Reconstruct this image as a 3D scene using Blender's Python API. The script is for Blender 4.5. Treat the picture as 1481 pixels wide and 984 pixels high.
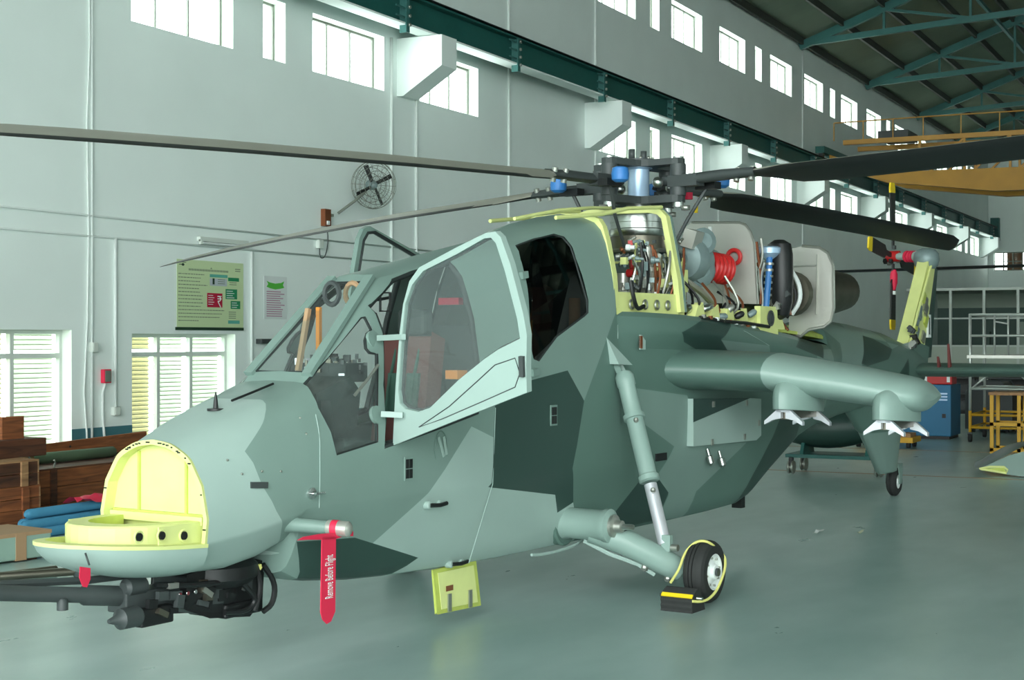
import bpy, bmesh, math, random
from mathutils import Vector, Matrix
from mathutils.bvhtree import BVHTree
random.seed(7)
for _o in list(bpy.data.objects): bpy.data.objects.remove(_o)
SC = bpy.context.scene
COL = SC.collection

# ------------------------------------------------------------------ camera
FPX = 2200.0; EYE = 1.948; PHI = math.atan(1110.0/FPX)
CPH, SPH = math.cos(PHI), math.sin(PHI)
_cd = bpy.data.cameras.new('camera'); CAM = bpy.data.objects.new('camera', _cd); COL.objects.link(CAM)
CAM.location = (0, 0, EYE); CAM.rotation_euler = (math.pi/2, 0, PHI-math.pi/2)
_cd.sensor_width = 36; _cd.lens = FPX/1481*36; _cd.clip_start = .05; _cd.clip_end = 400
SC.camera = CAM
# ------------------------------------------------------------------ sky, seen through the open hangar end and the windows
W = bpy.data.worlds.new('World'); SC.world = W; W.use_nodes = True
_bg = W.node_tree.nodes['Background']
_bg.inputs[0].default_value = (.915, 1.0, .985, 1); _bg.inputs[1].default_value = 8.3
SC.view_settings.view_transform = 'Standard'; SC.view_settings.look = 'None'
SC.view_settings.exposure = 0.0; SC.view_settings.gamma = 1; SC.view_settings.use_curve_mapping = False
def portal(name, loc, rot, sx, sy):
    l = bpy.data.lights.new(name, 'AREA'); l.shape = 'RECTANGLE'; l.size = sx; l.size_y = sy
    l.energy = 1; l.cycles.is_portal = True
    o = bpy.data.objects.new(name, l); COL.objects.link(o); o.location = loc; o.rotation_euler = rot
    return o
HX0 = -14.0        # open end of the hangar
portal('door_portal', (HX0, -4.5, 5.3), (0, -math.pi/2, 0), 10.6, 34)
# ------------------------------------------------------------------ pixel helpers (photo frame 1481 x 984)
def ray(px, py):
    r = (px-740.5)/FPX; t = (492-py)/FPX
    return Vector((r*SPH+CPH, -r*CPH+SPH, t))
EYEV = Vector((0, 0, EYE))
def on_v(px, py, v):  k = ray(px, py); return EYEV+k*(v/k.y)          # on a plane parallel to the long wall
def on_u(px, py, u):  k = ray(px, py); return EYEV+k*(u/k.x)
def on_z(px, py, z=0): k = ray(px, py); return EYEV+k*((z-EYE)/k.z)
ROOT = Vector((1.11*SPH+13.34*CPH, -1.11*CPH+13.34*SPH, 0)); RZ = PHI-math.radians(32.8)
MH = Matrix.Translation(ROOT) @ Matrix.Rotation(RZ, 4, 'Z'); MHI = MH.inverted()
HO = MHI @ EYEV
def hdir(px, py): return (MHI.to_3x3() @ ray(px, py))
def hx(px, py, x): d = hdir(px, py); return HO+d*((x-HO.x)/d.x)
def hy(px, py, y): d = hdir(px, py); return HO+d*((y-HO.y)/d.y)
def hz(px, py, z): d = hdir(px, py); return HO+d*((z-HO.z)/d.z)
# ------------------------------------------------------------------ materials
def C(r, g, b):
    f = lambda c: (c/255/12.92) if c/255 <= .04045 else ((c/255+.055)/1.055)**2.4
    return (f(r), f(g), f(b), 1)
MATS = {}
def mat(name, col, rough=.5, metal=0, noise=0, scale=4, bump=0, bscale=60, spec=.5, coat=0, stretch=(1,1,1)):
    m = bpy.data.materials.new(name); m.use_nodes = True; MATS[name] = m
    nt = m.node_tree; b = nt.nodes['Principled BSDF']
    b.inputs['Base Color'].default_value = col; b.inputs['Roughness'].default_value = rough
    b.inputs['Metallic'].default_value = metal; b.inputs['Specular IOR Level'].default_value = spec
    b.inputs['Coat Weight'].default_value = coat
    if noise or bump:
        tc = nt.nodes.new('ShaderNodeTexCoord'); mp = nt.nodes.new('ShaderNodeMapping')
        mp.inputs['Scale'].default_value = stretch
        nt.links.new(tc.outputs['Object'], mp.inputs[0])
    if noise:
        n = nt.nodes.new('ShaderNodeTexNoise'); n.inputs['Scale'].default_value = scale; n.inputs['Detail'].default_value = 5
        nt.links.new(mp.outputs[0], n.inputs['Vector'])
        mr = nt.nodes.new('ShaderNodeMapRange'); mr.inputs[1].default_value = .3; mr.inputs[2].default_value = .7
        mr.inputs[3].default_value = 1-noise; mr.inputs[4].default_value = 1+noise
        nt.links.new(n.outputs[0], mr.inputs[0])
        mx = nt.nodes.new('ShaderNodeVectorMath'); mx.operation = 'SCALE'; mx.inputs[0].default_value = col[:3]
        nt.links.new(mr.outputs[0], mx.inputs['Scale']); nt.links.new(mx.outputs[0], b.inputs['Base Color'])
    if bump:
        n2 = nt.nodes.new('ShaderNodeTexNoise'); n2.inputs['Scale'].default_value = bscale
        nt.links.new(mp.outputs[0], n2.inputs['Vector'])
        bp = nt.nodes.new('ShaderNodeBump'); bp.inputs['Strength'].default_value = bump; bp.inputs['Distance'].default_value = .01
        nt.links.new(n2.outputs[0], bp.inputs['Height']); nt.links.new(bp.outputs[0], b.inputs['Normal'])
    return m
def glass(name, tint, refl=.9, rough=.02, ior=1.45, veil=0, veilcol=(.7,.8,.78,1)):
    m = bpy.data.materials.new(name); m.use_nodes = True; MATS[name] = m
    nt = m.node_tree; nt.nodes.clear()
    out = nt.nodes.new('ShaderNodeOutputMaterial'); mix = nt.nodes.new('ShaderNodeMixShader')
    tr = nt.nodes.new('ShaderNodeBsdfTransparent'); tr.inputs[0].default_value = tint
    gl = nt.nodes.new('ShaderNodeBsdfGlossy'); gl.inputs[0].default_value = (refl, refl, refl, 1); gl.inputs['Roughness'].default_value = rough
    lw = nt.nodes.new('ShaderNodeLayerWeight'); pw = nt.nodes.new('ShaderNodeMath'); pw.operation = 'POWER'; pw.inputs[1].default_value = 5
    nt.links.new(lw.outputs['Facing'], pw.inputs[0]); f0 = ((ior-1)/(ior+1))**2
    fr = nt.nodes.new('ShaderNodeMapRange'); fr.inputs[3].default_value = f0; fr.inputs[4].default_value = 1.0
    nt.links.new(pw.outputs[0], fr.inputs[0])
    src = tr
    if veil:
        df = nt.nodes.new('ShaderNodeBsdfDiffuse'); df.inputs[0].default_value = veilcol
        m2 = nt.nodes.new('ShaderNodeMixShader'); m2.inputs[0].default_value = veil
        nt.links.new(tr.outputs[0], m2.inputs[1]); nt.links.new(df.outputs[0], m2.inputs[2]); src = m2
    nt.links.new(fr.outputs[0], mix.inputs[0]); nt.links.new(src.outputs[0], mix.inputs[1]); nt.links.new(gl.outputs[0], mix.inputs[2])
    nt.links.new(mix.outputs[0], out.inputs[0])
    return m
def wood(name, col, dark):
    m = mat(name, col, .75); nt = m.node_tree; b = nt.nodes['Principled BSDF']
    tc = nt.nodes.new('ShaderNodeTexCoord'); mp = nt.nodes.new('ShaderNodeMapping'); mp.inputs['Scale'].default_value = (1.2, 6, 14)
    n = nt.nodes.new('ShaderNodeTexNoise'); n.inputs['Scale'].default_value = 1.6; n.inputs['Detail'].default_value = 6; n.inputs['Distortion'].default_value = .8
    rp = nt.nodes.new('ShaderNodeValToRGB'); rp.color_ramp.elements[0].position = .3; rp.color_ramp.elements[1].position = .7
    rp.color_ramp.elements[0].color = dark; rp.color_ramp.elements[1].color = col
    nt.links.new(tc.outputs['Object'], mp.inputs[0]); nt.links.new(mp.outputs[0], n.inputs['Vector'])
    nt.links.new(n.outputs[0], rp.inputs[0]); nt.links.new(rp.outputs[0], b.inputs['Base Color'])
    return m
# aircraft paints
mat('paint_wing', C(142,166,158), .4, noise=.03, scale=2)
mat('bright_metal', C(218,220,226), .3, metal=.45)
mat('red_dark', C(104,44,40), .6)
mat('paint_light', C(161,182,175), .42, noise=.03, scale=2)
mat('paint_grey', C(123,146,138), .42, noise=.03, scale=2)
mat('paint_mid', C(92,119,110), .42, noise=.03, scale=2)
mat('paint_dark', C(48,72,66), .42, noise=.04, scale=2)
mat('zinc', C(222,228,150), .5, noise=.05, scale=6)
mat('zinc_dark', C(188,200,96), .55, noise=.12, scale=8)
mat('black', C(22,24,25), .45); mat('rubber', C(40,42,41), .75, noise=.1, scale=30)
mat('dark_grey', C(62,68,68), .5); mat('steel', C(190,194,190), .28, metal=1); mat('alu', C(178,180,172), .42, metal=.85, noise=.06, scale=3)
mat('sheet', C(196,196,188), .38, metal=.6, noise=.05, scale=2); mat('cast', C(128,146,146), .45, metal=.25, noise=.08, scale=12)
mat('chrome', C(225,225,225), .12, metal=1); mat('burnt', C(120,116,104), .4, metal=.9, noise=.15, scale=5)
mat('red', C(224,40,76), .6); mat('red_bright', C(190,34,34), .45); mat('orange', C(226,140,50), .55); mat('yellow', C(240,206,30), .5)
mat('blue', C(50,120,190), .45); mat('pale_blue', C(170,196,222), .3, metal=.3); mat('white', C(232,238,236), .5)
mat('rope', C(226,222,130), .8); mat('copper', C(150,90,60), .4, metal=.6); mat('cockpit', C(52,62,60), .7); mat('seat', C(104,64,60), .85)
mat('seat_green', C(60,92,80), .85); mat('blade', C(30,33,33), .5, noise=.08, scale=3); mat('blade_grey', C(150,150,138), .5)
mat('seal', C(36,44,43), .7)
# building
mat('wall', C(241,250,246), .8, noise=.025, scale=.7, bump=.05, bscale=40, spec=.25); mat('dado', C(66,118,128), .6)
mat('reveal', C(236,244,234), .8)
mat('teal', C(54,108,104), .45, noise=.06, scale=5); mat('teal_dark', C(30,92,86), .5, noise=.06, scale=5)
mat('purlin', C(60,62,56), .6); mat('roof', C(150,160,144), .32, metal=.75, noise=.07, scale=.8)
mat('frame_white', C(214,222,214), .5); mat('frame_steel', C(120,126,116), .5); mat('blind', C(228,232,202), .7); mat('blind_tan', C(206,200,160), .7)
mat('crane', C(176,128,34), .5, noise=.08, scale=2); mat('crane_lt', C(184,136,58), .5)
mat('pipe', C(222,230,226), .5); mat('brown', C(120,72,40), .7)
wood('wood', C(164,98,56), C(104,60,36)); wood('wood_dark', C(104,62,40), C(52,34,24)); wood('wood_pale', C(190,148,104), C(134,96,66))
mat('box_green', C(150,178,164), .7, noise=.05); mat('tape', C(176,142,108), .7); mat('tarp', C(88,110,84), .8, noise=.1)
mat('mat_blue', C(72,142,176), .7, noise=.06, scale=8); mat('concrete', C(170,172,164), .85, noise=.06, scale=1.5)
mat('machine_blue', C(36,110,150), .5); mat('stand_yellow', C(216,164,40), .5); mat('tube_alu', C(206,212,206), .35, metal=.5)
mat('office', C(196,206,192), .8); mat('office_dark', C(96,116,110), .8); mat('floor_line', C(160,120,80), .4)
glass('cockpit_glass', (.86,.92,.90,1), ior=1.5, veil=.06); glass('dark_glass', (.13,.145,.14,1), ior=1.75); glass('pane', (.96,.98,.97,1), ior=1.25)
glass('door_glass', (.82,.88,.86,1), ior=1.5, veil=.10)
# ------------------------------------------------------------------ mesh builder
class MB:
    def __init__(s): s.v = []; s.f = []; s.m = []; s.s = []
    def add(s, vs, fs, m=0, smooth=False):
        k = len(s.v); s.v += [tuple(v) for v in vs]
        for f in fs: s.f.append([i+k for i in f]); s.m.append(m); s.s.append(smooth)
        return s
    def box(s, a, b, m=0):
        (x0,y0,z0),(x1,y1,z1) = a, b
        return s.add([(x0,y0,z0),(x1,y0,z0),(x1,y1,z0),(x0,y1,z0),(x0,y0,z1),(x1,y0,z1),(x1,y1,z1),(x0,y1,z1)],
              [(3,2,1,0),(4,5,6,7),(0,1,5,4),(1,2,6,5),(2,3,7,6),(3,0,4,7)], m)
    def obox(s, c, size, R=None, m=0):
        c = Vector(c); R = R or Matrix.Identity(3); hx_, hy_, hz_ = [k/2 for k in size]
        vs = [c+R@Vector((sx*hx_, sy*hy_, sz*hz_)) for sz in (-1,1) for sy in (-1,1) for sx in (-1,1)]
        return s.add(vs, [(0,2,3,1),(4,5,7,6),(0,1,5,4),(2,6,7,3),(0,4,6,2),(1,3,7,5)], m)
    def bar(s, p0, p1, w, h, up=(0,0,1), m=0):
        p0, p1 = Vector(p0), Vector(p1); d = (p1-p0).normalized(); u = Vector(up)
        if abs(d.dot(u)) > .98: u = Vector((1,0,0))
        r = d.cross(u).normalized(); u = r.cross(d).normalized()
        vs = [p+r*(a*w/2)+u*(b*h/2) for p in (p0,p1) for a,b in ((-1,-1),(1,-1),(1,1),(-1,1))]
        return s.add(vs, [(3,2,1,0),(4,5,6,7),(0,1,5,4),(1,2,6,5),(2,3,7,6),(3,0,4,7)], m)
    def cyl(s, p0, p1, r0, r1=None, n=16, m=0, cap=True):
        return s.lathe(p0, Vector(p1)-Vector(p0), [(r0,0),(r1 if r1 is not None else r0,1)], n, m, cap, unit=True)
    def lathe(s, o, ax, prof, n=20, m=0, cap=True, unit=False, sy=1.0, side=None):
        o = Vector(o); ax = Vector(ax); L = ax.length if unit else 1; d = ax.normalized()
        if side is not None: a = Vector(side); a = (a-d*a.dot(d)).normalized()
        else:
            a = d.orthogonal().normalized()
        b = d.cross(a)
        k = len(s.v)
        for r, t in prof:
            for i in range(n):
                q = 2*math.pi*i/n
                s.v.append(tuple(o+d*(t*L)+a*(r*math.cos(q))+b*(r*sy*math.sin(q))))
        for j in range(len(prof)-1):
            for i in range(n):
                i2 = (i+1) % n
                s.f.append([k+j*n+i, k+j*n+i2, k+(j+1)*n+i2, k+(j+1)*n+i]); s.m.append(m); s.s.append(True)
        if cap:
            for j in (0, len(prof)-1):
                if prof[j][0] > 1e-5:
                    s.f.append([k+j*n+i for i in range(n)]); s.m.append(m); s.s.append(False)
        return s
    def tube(s, pts, r, n=8, m=0, closed=False, smooth_path=0):
        P = [Vector(p) for p in pts]
        for _ in range(smooth_path):
            Q = [P[0]]
            for a, b in zip(P[:-1], P[1:]): Q += [a*.75+b*.25, a*.25+b*.75]
            P = Q+[P[-1]]
            if isinstance(r, (list,tuple)):
                Q = [r[0]]
                for a, b in zip(r[:-1], r[1:]): Q += [a*.75+b*.25, a*.25+b*.75]
                r = Q+[r[-1]]
        N = len(P); k = len(s.v); prev = None
        for i in range(N):
            if closed: d = (P[(i+1)%N]-P[i-1])
            else: d = P[min(i+1,N-1)]-P[max(i-1,0)]
            d = d.normalized() if d.length > 1e-9 else Vector((0,0,1))
            if prev is None: a = d.orthogonal().normalized()
            else:
                a = prev-d*prev.dot(d); a = a.normalized() if a.length > 1e-6 else d.orthogonal().normalized()
            prev = a; b = d.cross(a); rr = r[i] if isinstance(r, (list,tuple)) else r
            for j in range(n):
                q = 2*math.pi*j/n; s.v.append(tuple(P[i]+a*(rr*math.cos(q))+b*(rr*math.sin(q))))
        for i in range(N if closed else N-1):
            i2 = (i+1) % N
            for j in range(n):
                j2 = (j+1) % n
                s.f.append([k+i*n+j, k+i*n+j2, k+i2*n+j2, k+i2*n+j]); s.m.append(m); s.s.append(True)
        if not closed:
            s.f.append([k+j for j in range(n)]); s.m.append(m); s.s.append(False)
            s.f.append([k+(N-1)*n+j for j in range(n)]); s.m.append(m); s.s.append(False)
        return s
    def prism(s, poly, off, m=0, smooth=False):
        P = [Vector(p) for p in poly]; off = Vector(off); n = len(P)
        vs = P+[p+off for p in P]
        s.add(vs, [list(range(n)), list(range(2*n-1, n-1, -1))], m)
        k = len(s.v)-2*n
        for i in range(n):
            i2 = (i+1) % n; s.f.append([k+i, k+i2, k+n+i2, k+n+i]); s.m.append(m); s.s.append(smooth)
        return s
    def ball(s, c, r, n=12, m=0, sc=(1,1,1)):
        c = Vector(c); k = len(s.v); R = n//2
        for j in range(R+1):
            t = math.pi*j/R
            for i in range(n):
                q = 2*math.pi*i/n
                s.v.append((c.x+r*sc[0]*math.sin(t)*math.cos(q), c.y+r*sc[1]*math.sin(t)*math.sin(q), c.z+r*sc[2]*math.cos(t)))
        for j in range(R):
            for i in range(n):
                i2 = (i+1) % n; s.f.append([k+j*n+i, k+j*n+i2, k+(j+1)*n+i2, k+(j+1)*n+i]); s.m.append(m); s.s.append(True)
        return s
    def grid(s, rows, m=0, smooth=True, closed=False):
        k = len(s.v); n = len(rows[0])
        for r in rows: s.v += [tuple(p) for p in r]
        for j in range(len(rows)-1):
            for i in range(n if closed else n-1):
                i2 = (i+1) % n; s.f.append([k+j*n+i, k+j*n+i2, k+(j+1)*n+i2, k+(j+1)*n+i]); s.m.append(m); s.s.append(smooth)
        return s
    def mesh(s, name, mats, sharp=40, bev=0):
        me = bpy.data.meshes.new(name); me.from_pydata(s.v, [], s.f)
        bm = bmesh.new(); bm.from_mesh(me); bm.faces.ensure_lookup_table()
        for i, f in enumerate(bm.faces): f.material_index = s.m[i]; f.smooth = s.s[i]
        bmesh.ops.remove_doubles(bm, verts=bm.verts, dist=1e-5)
        if bev: bmesh.ops.bevel(bm, geom=list(bm.edges), offset=bev, segments=2, affect='EDGES', profile=.5)
        bmesh.ops.recalc_face_normals(bm, faces=bm.faces)
        ca = math.radians(sharp)
        for e in bm.edges:
            if len(e.link_faces) == 2 and e.calc_face_angle(0) > ca: e.smooth = False
        bm.to_mesh(me); bm.free()
        for x in (mats if isinstance(mats, (list, tuple)) else [mats]): me.materials.append(MATS[x])
        return me
    def obj(s, name, mats, parent=None, label=None, cat=None, group=None, kind=None, sharp=40, bev=0, loc=None):
        o = bpy.data.objects.new(name, s.mesh(name, mats, sharp, bev)); COL.objects.link(o)
        if parent: o.parent = parent
        if loc is not None: o.location = loc
        return tag(o, label, cat, group, kind)
def tag(o, label=None, cat=None, group=None, kind=None):
    if label: o['label'] = label
    if cat: o['category'] = cat
    if group: o['group'] = group
    if kind: o['kind'] = kind
    return o
def empty(name, loc=(0,0,0), rz=0, label=None, cat=None, group=None, kind=None):
    o = bpy.data.objects.new(name, None); COL.objects.link(o); o.location = loc; o.rotation_euler = (0,0,rz); o.empty_display_size = .2
    return tag(o, label, cat, group, kind)
def inst(name, mesh, loc=(0,0,0), parent=None, rot=None, **k):
    o = bpy.data.objects.new(name, mesh); COL.objects.link(o); o.location = loc
    if rot: o.rotation_euler = rot
    if parent: o.parent = parent
    return tag(o, **k)
def text_obj(name, s, size, m, loc, right, up, parent=None, ext=.001, align='LEFT', label=None, width=None, cat=None):
    cu = bpy.data.curves.new(name, 'FONT'); cu.body = s; cu.size = size; cu.extrude = ext; cu.align_x = align; cu.align_y = 'CENTER'; cu.resolution_u = 2
    o = bpy.data.objects.new(name, cu); COL.objects.link(o)
    r = Vector(right).normalized(); u = Vector(up).normalized(); n = r.cross(u)
    bpy.context.view_layer.update()
    w = o.dimensions.x
    sx = (width/w) if width and w > 0 else 1
    M = Matrix((r, u, n)).transposed().to_4x4()
    me = bpy.data.meshes.new_from_object(o); bpy.data.objects.remove(o)
    for v in me.vertices: v.co = Vector(loc)+r*(v.co.x*sx)+u*v.co.y+n*v.co.z
    me.materials.clear(); me.materials.append(MATS[m])
    o = bpy.data.objects.new(name, me); COL.objects.link(o)
    if parent: o.parent = parent
    return tag(o, label, cat)
# ================================================================== SETTING
WV = 13.0; UE = 78.6; VR = -22.0; EAVE = 11.15; RSL = .36; RIDGE_V = -4.5
def roof_z(v): return EAVE+RSL*(13-v) if v >= RIDGE_V else EAVE+RSL*(13-RIDGE_V)-RSL*(RIDGE_V-v)
# floor
def floor_mat():
    m = mat('floor', C(150,176,168), .3, spec=.5); nt = m.node_tree; b = nt.nodes['Principled BSDF']
    tc = nt.nodes.new('ShaderNodeTexCoord')
    n = nt.nodes.new('ShaderNodeTexNoise'); n.inputs['Scale'].default_value = .8; n.inputs['Detail'].default_value = 5; n.inputs['Roughness'].default_value = .55
    mp = nt.nodes.new('ShaderNodeMapping'); mp.inputs['Scale'].default_value = (.7, 1.6, 1); mp.inputs['Rotation'].default_value = (0,0,.5)
    nt.links.new(tc.outputs['Object'], mp.inputs[0]); nt.links.new(mp.outputs[0], n.inputs['Vector'])
    rp = nt.nodes.new('ShaderNodeValToRGB'); rp.color_ramp.elements[0].position = .32; rp.color_ramp.elements[1].position = .72
    rp.color_ramp.elements[0].color = C(146,172,168); rp.color_ramp.elements[1].color = C(172,194,190)
    nt.links.new(n.outputs[0], rp.inputs[0]); nt.links.new(rp.outputs[0], b.inputs['Base Color'])
    n2 = nt.nodes.new('ShaderNodeTexNoise'); n2.inputs['Scale'].default_value = 2.2; n2.inputs['Detail'].default_value = 6
    nt.links.new(mp.outputs[0], n2.inputs['Vector'])
    mr = nt.nodes.new('ShaderNodeMapRange'); mr.inputs[3].default_value = .24; mr.inputs[4].default_value = .36
    nt.links.new(n2.outputs[0], mr.inputs[0]); nt.links.new(mr.outputs[0], b.inputs['Roughness'])
floor_mat()
MB().box((HX0, VR, -.2), (UE, WV+.35, 0)).obj('floor', 'floor', kind='structure')
MB().box((HX0-60, -60, -.25), (HX0-.01, 50, -.02)).obj('floor_apron', 'concrete', kind='structure')
# painted floor line
for i,(u, v0, v1, w) in enumerate(((22.1, 10.5, -12, .07), (27.2, 11.5, -12, .06))):
    MB().box((u-w/2, v1, .0005), (u+w/2, v0, .003)).obj('trim_%d'%(i+1), 'floor_line', kind='structure')
# long wall with its window openings
BAYS = [29.85+7.9*k for k in range(6)]
LOWZ, UPZ = (6.0, 6.88), (9.2, 10.12)
holes = [(15.05,17.15)+LOWZ, (17.85,18.4)+LOWZ, (19.1,21.15)+LOWZ, (22.3,24.4)+LOWZ]
for b in BAYS:
    for z in (LOWZ, UPZ):
        holes += [(b, b+2.12)+z, (b+3.0, b+3.6)+z, (b+4.4, b+6.55)+z]
GW = [(11.4,13.98,.4,2.07), (15.06,17.2,.4,2.03)]
holes += GW
def wall_mesh(u0, u1, z0, z1, hs, y0, y1, mb, sw=False):
    us = sorted({u0,u1}|{h[0] for h in hs}|{h[1] for h in hs}); zs = sorted({z0,z1}|{h[2] for h in hs}|{h[3] for h in hs})
    P = (lambda u,y,z: (y,u,z)) if sw else (lambda u,y,z: (u,y,z))
    for a,b in zip(us[:-1],us[1:]):
        for c,d in zip(zs[:-1],zs[1:]):
            cu,cz = (a+b)/2,(c+d)/2
            if any(h[0]<cu<h[1] and h[2]<cz<h[3] for h in hs): continue
            for y in (y0,y1): mb.add([P(a,y,c),P(b,y,c),P(b,y,d),P(a,y,d)], [(0,1,2,3)])
    for (a,b,c,d) in hs:
        for q in ([(a,c),(b,c)],[(b,c),(b,d)],[(b,d),(a,d)],[(a,d),(a,c)]):
            mb.add([P(q[0][0],y0,q[0][1]),P(q[1][0],y0,q[1][1]),P(q[1][0],y1,q[1][1]),P(q[0][0],y1,q[0][1])], [(0,1,2,3)], 1)
    return mb
wall_mesh(HX0, UE, 0, 11.4, holes, WV, WV+.35, MB()).obj('wall_left', ['wall','reveal'], kind='structure')
# blind material lets daylight through
def translucent(name, col, f):
    m = bpy.data.materials.new(name); m.use_nodes = True; MATS[name] = m; nt = m.node_tree; nt.nodes.clear()
    o = nt.nodes.new('ShaderNodeOutputMaterial'); mx = nt.nodes.new('ShaderNodeMixShader'); mx.inputs[0].default_value = f
    a = nt.nodes.new('ShaderNodeBsdfDiffuse'); b = nt.nodes.new('ShaderNodeBsdfTranslucent'); a.inputs[0].default_value = col; b.inputs[0].default_value = col
    nt.links.new(a.outputs[0], mx.inputs[1]); nt.links.new(b.outputs[0], mx.inputs[2]); nt.links.new(mx.outputs[0], o.inputs[0])
translucent('blind_tr', C(222,232,214), .10); translucent('blind_tan_tr', C(206,198,156), .085); translucent('blind_edge_shade', C(150,156,132), .05)
# clerestory windows: frame + panes
WN = [0]
_wc = {}
def clerestory(u0, u1, z0, z1, v, sgn=1):
    WN[0] += 1
    w = round(u1-u0, 2); h = z1-z0; key = (w, round(h,2), sgn)
    if key not in _wc:
        n = 3 if w > 1 else 1
        fr = MB(); t = .035
        fr.box((0,-.02,0),(w,.02,t)); fr.box((0,-.02,h-t),(w,.02,h)); fr.box((0,-.02,t),(t,.02,h-t)); fr.box((w-t,-.02,t),(w,.02,h-t))
        bars = MB().box((-.012,-.015,t),(.012,.015,h-t)).mesh('mullion','frame_steel')
        pw = (w-2*t)/n
        pn = MB().box((-pw/2+.012,-.003,t),(pw/2-.012,.003,h-t)).mesh('pane','pane')
        _wc[key] = (fr.mesh('window_frame','frame_steel'), bars, pn, n, pw, t)
    f, bars, pn, n, pw, t = _wc[key]
    o = inst('window_%d'%WN[0], f, (u0, v+.22*sgn, z0), kind='structure')
    for i in range(n):
        inst('pane', pn, (t+pw*(i+.5),0,0), o)
        if i: inst('mullion', bars, (t+pw*i,0,0), o)
for h in holes:
    if h in GW: continue
    clerestory(h[0], h[1], h[2], h[3], WV)
# ground-floor windows with slatted blinds
def gwindow(u0, u1, z0, z1, muls, leaf):
    WN[0] += 1
    y = WV+.18; w = u1-u0; h = z1-z0; tz = 1.76-z0
    fr = MB(); t = .05
    for a,b in (((0,-.03,0),(w,.03,t)),((0,-.03,h-t),(w,.03,h)),((0,-.03,t),(t,.03,h-t)),((w-t,-.03,t),(w,.03,h-t)),((t,-.035,tz-.03),(w-t,.035,tz+.03))): fr.box(a,b)
    o = inst('window_%d'%WN[0], fr.mesh('window_frame','frame_white'), (u0,y,z0), kind='structure')
    xs = [0]+[m-u0 for m in muls]+[w]
    for m in muls: MB().box((m-u0-.03,-.032,t),(m-u0+.03,.032,h-t)).obj('mullion','frame_white',o)
    for i,(a,b) in enumerate(zip(xs[:-1],xs[1:])):
        for c,d in ((t,tz-.03),(tz+.03,h-t)):
            MB().box((a+.035,-.004,c),(b-.035,.004,d)).obj('pane','pane',o)
        sl = MB(); z = .06
        while z < h-.06:
            if abs(z-tz) > .035:
                sl.add([(a+.04,.09,z+.012),(b-.04,.09,z+.012),(b-.04,.11,z+.057),(a+.04,.11,z+.057)], [(0,1,2,3)])
                sl.add([(a+.04,.085,z),(b-.04,.085,z),(b-.04,.09,z+.012),(a+.04,.09,z+.012)], [(0,1,2,3)], 1)  # darker lower strip: shading of the slat lip put into the colour
            z += .057
        tag(sl.obj('blind', [leaf[i],'blind_edge_shade'], o), label='horizontal slatted blind')
gwindow(*GW[0], [12.35,13.16], ['blind_tan_tr','blind_tan_tr','blind_tr'])
gwindow(*GW[1], [15.75,16.42], ['blind_tan_tr','blind_tr','blind_tr'])
# dado band
for i,(a,b) in enumerate(((HX0,11.4),(13.98,15.06),(17.2,UE))):
    MB().box((a, WV-.006, 0), (b, WV-.001, .87)).obj('baseboard_%d'%(i+1), 'dado', kind='structure')
# end wall with a long window, right wall with two rows of windows
eh = [(9.6,12.72,5.4,6.32),(4.0,7.1,5.4,6.32),(-2.,1.1,5.4,6.32)]
mb = wall_mesh(VR, WV, 0, 18, eh, UE, UE+.35, MB(), sw=True); mb.obj('wall_end', ['wall','reveal'], kind='structure')
for a,b,c,d in eh:
    WN[0] += 1
    o = empty('window_%d'%WN[0], (UE+.15,a,c), kind='structure')
    fr = MB()
    for q in range(8): x = (b-a)*q/7; fr.box((-.03,x-.03,0),(.03,x+.03,d-c))
    fr.box((-.03,0,0),(.03,b-a,.05)); fr.box((-.03,0,d-c-.05),(.03,b-a,d-c)); fr.box((-.02,0,.44),(.02,b-a,.48))
    fr.obj('window_frame','frame_steel',o)
    for q in range(7):
        MB().box((-.004,(b-a)*q/7+.03,.05),(.004,(b-a)*(q+1)/7-.03,d-c-.05)).obj('pane','pane',o)
        if q not in (6,2): MB().box((.02,(b-a)*q/7+.0,.0),(.04,(b-a)*(q+1)/7-(.16 if q%2 else 0),d-c)).obj('shutter','brown',o)
rh = [(u,u+2.2,z0,z0+1.0) for u in [-10+4*k for k in range(7)] for z0 in (5.6,)]
wall_mesh(HX0, UE, 0, 11.4, rh, VR-.35, VR, MB()).obj('wall_right', ['wall','reveal'], kind='structure')
# corrugated roof
rb = MB(); per = .36; n = int((UE-HX0)/per*4)+6
for (va, vb) in ((WV+.6, RIDGE_V), (RIDGE_V, VR-.6)):
    rows = []
    for v in (va, vb):
        rows.append([(HX0+per/4*i, v, roof_z(v)+.11*math.sin(i*math.pi/2)) for i in range(n+1)])
    rb.grid(rows, 0, True)
rb.obj('ceiling', 'roof', kind='structure', sharp=20)
CEIL = bpy.data.objects['ceiling']
pm = MB().box((HX0,-.04,-.11),(UE,.04,.11)).mesh('purlin','purlin')
for k in range(29):
    v = 12.85-1.22*k
    inst('purlin', pm, (0, v, roof_z(v)-.23), CEIL, rot=None)
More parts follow.
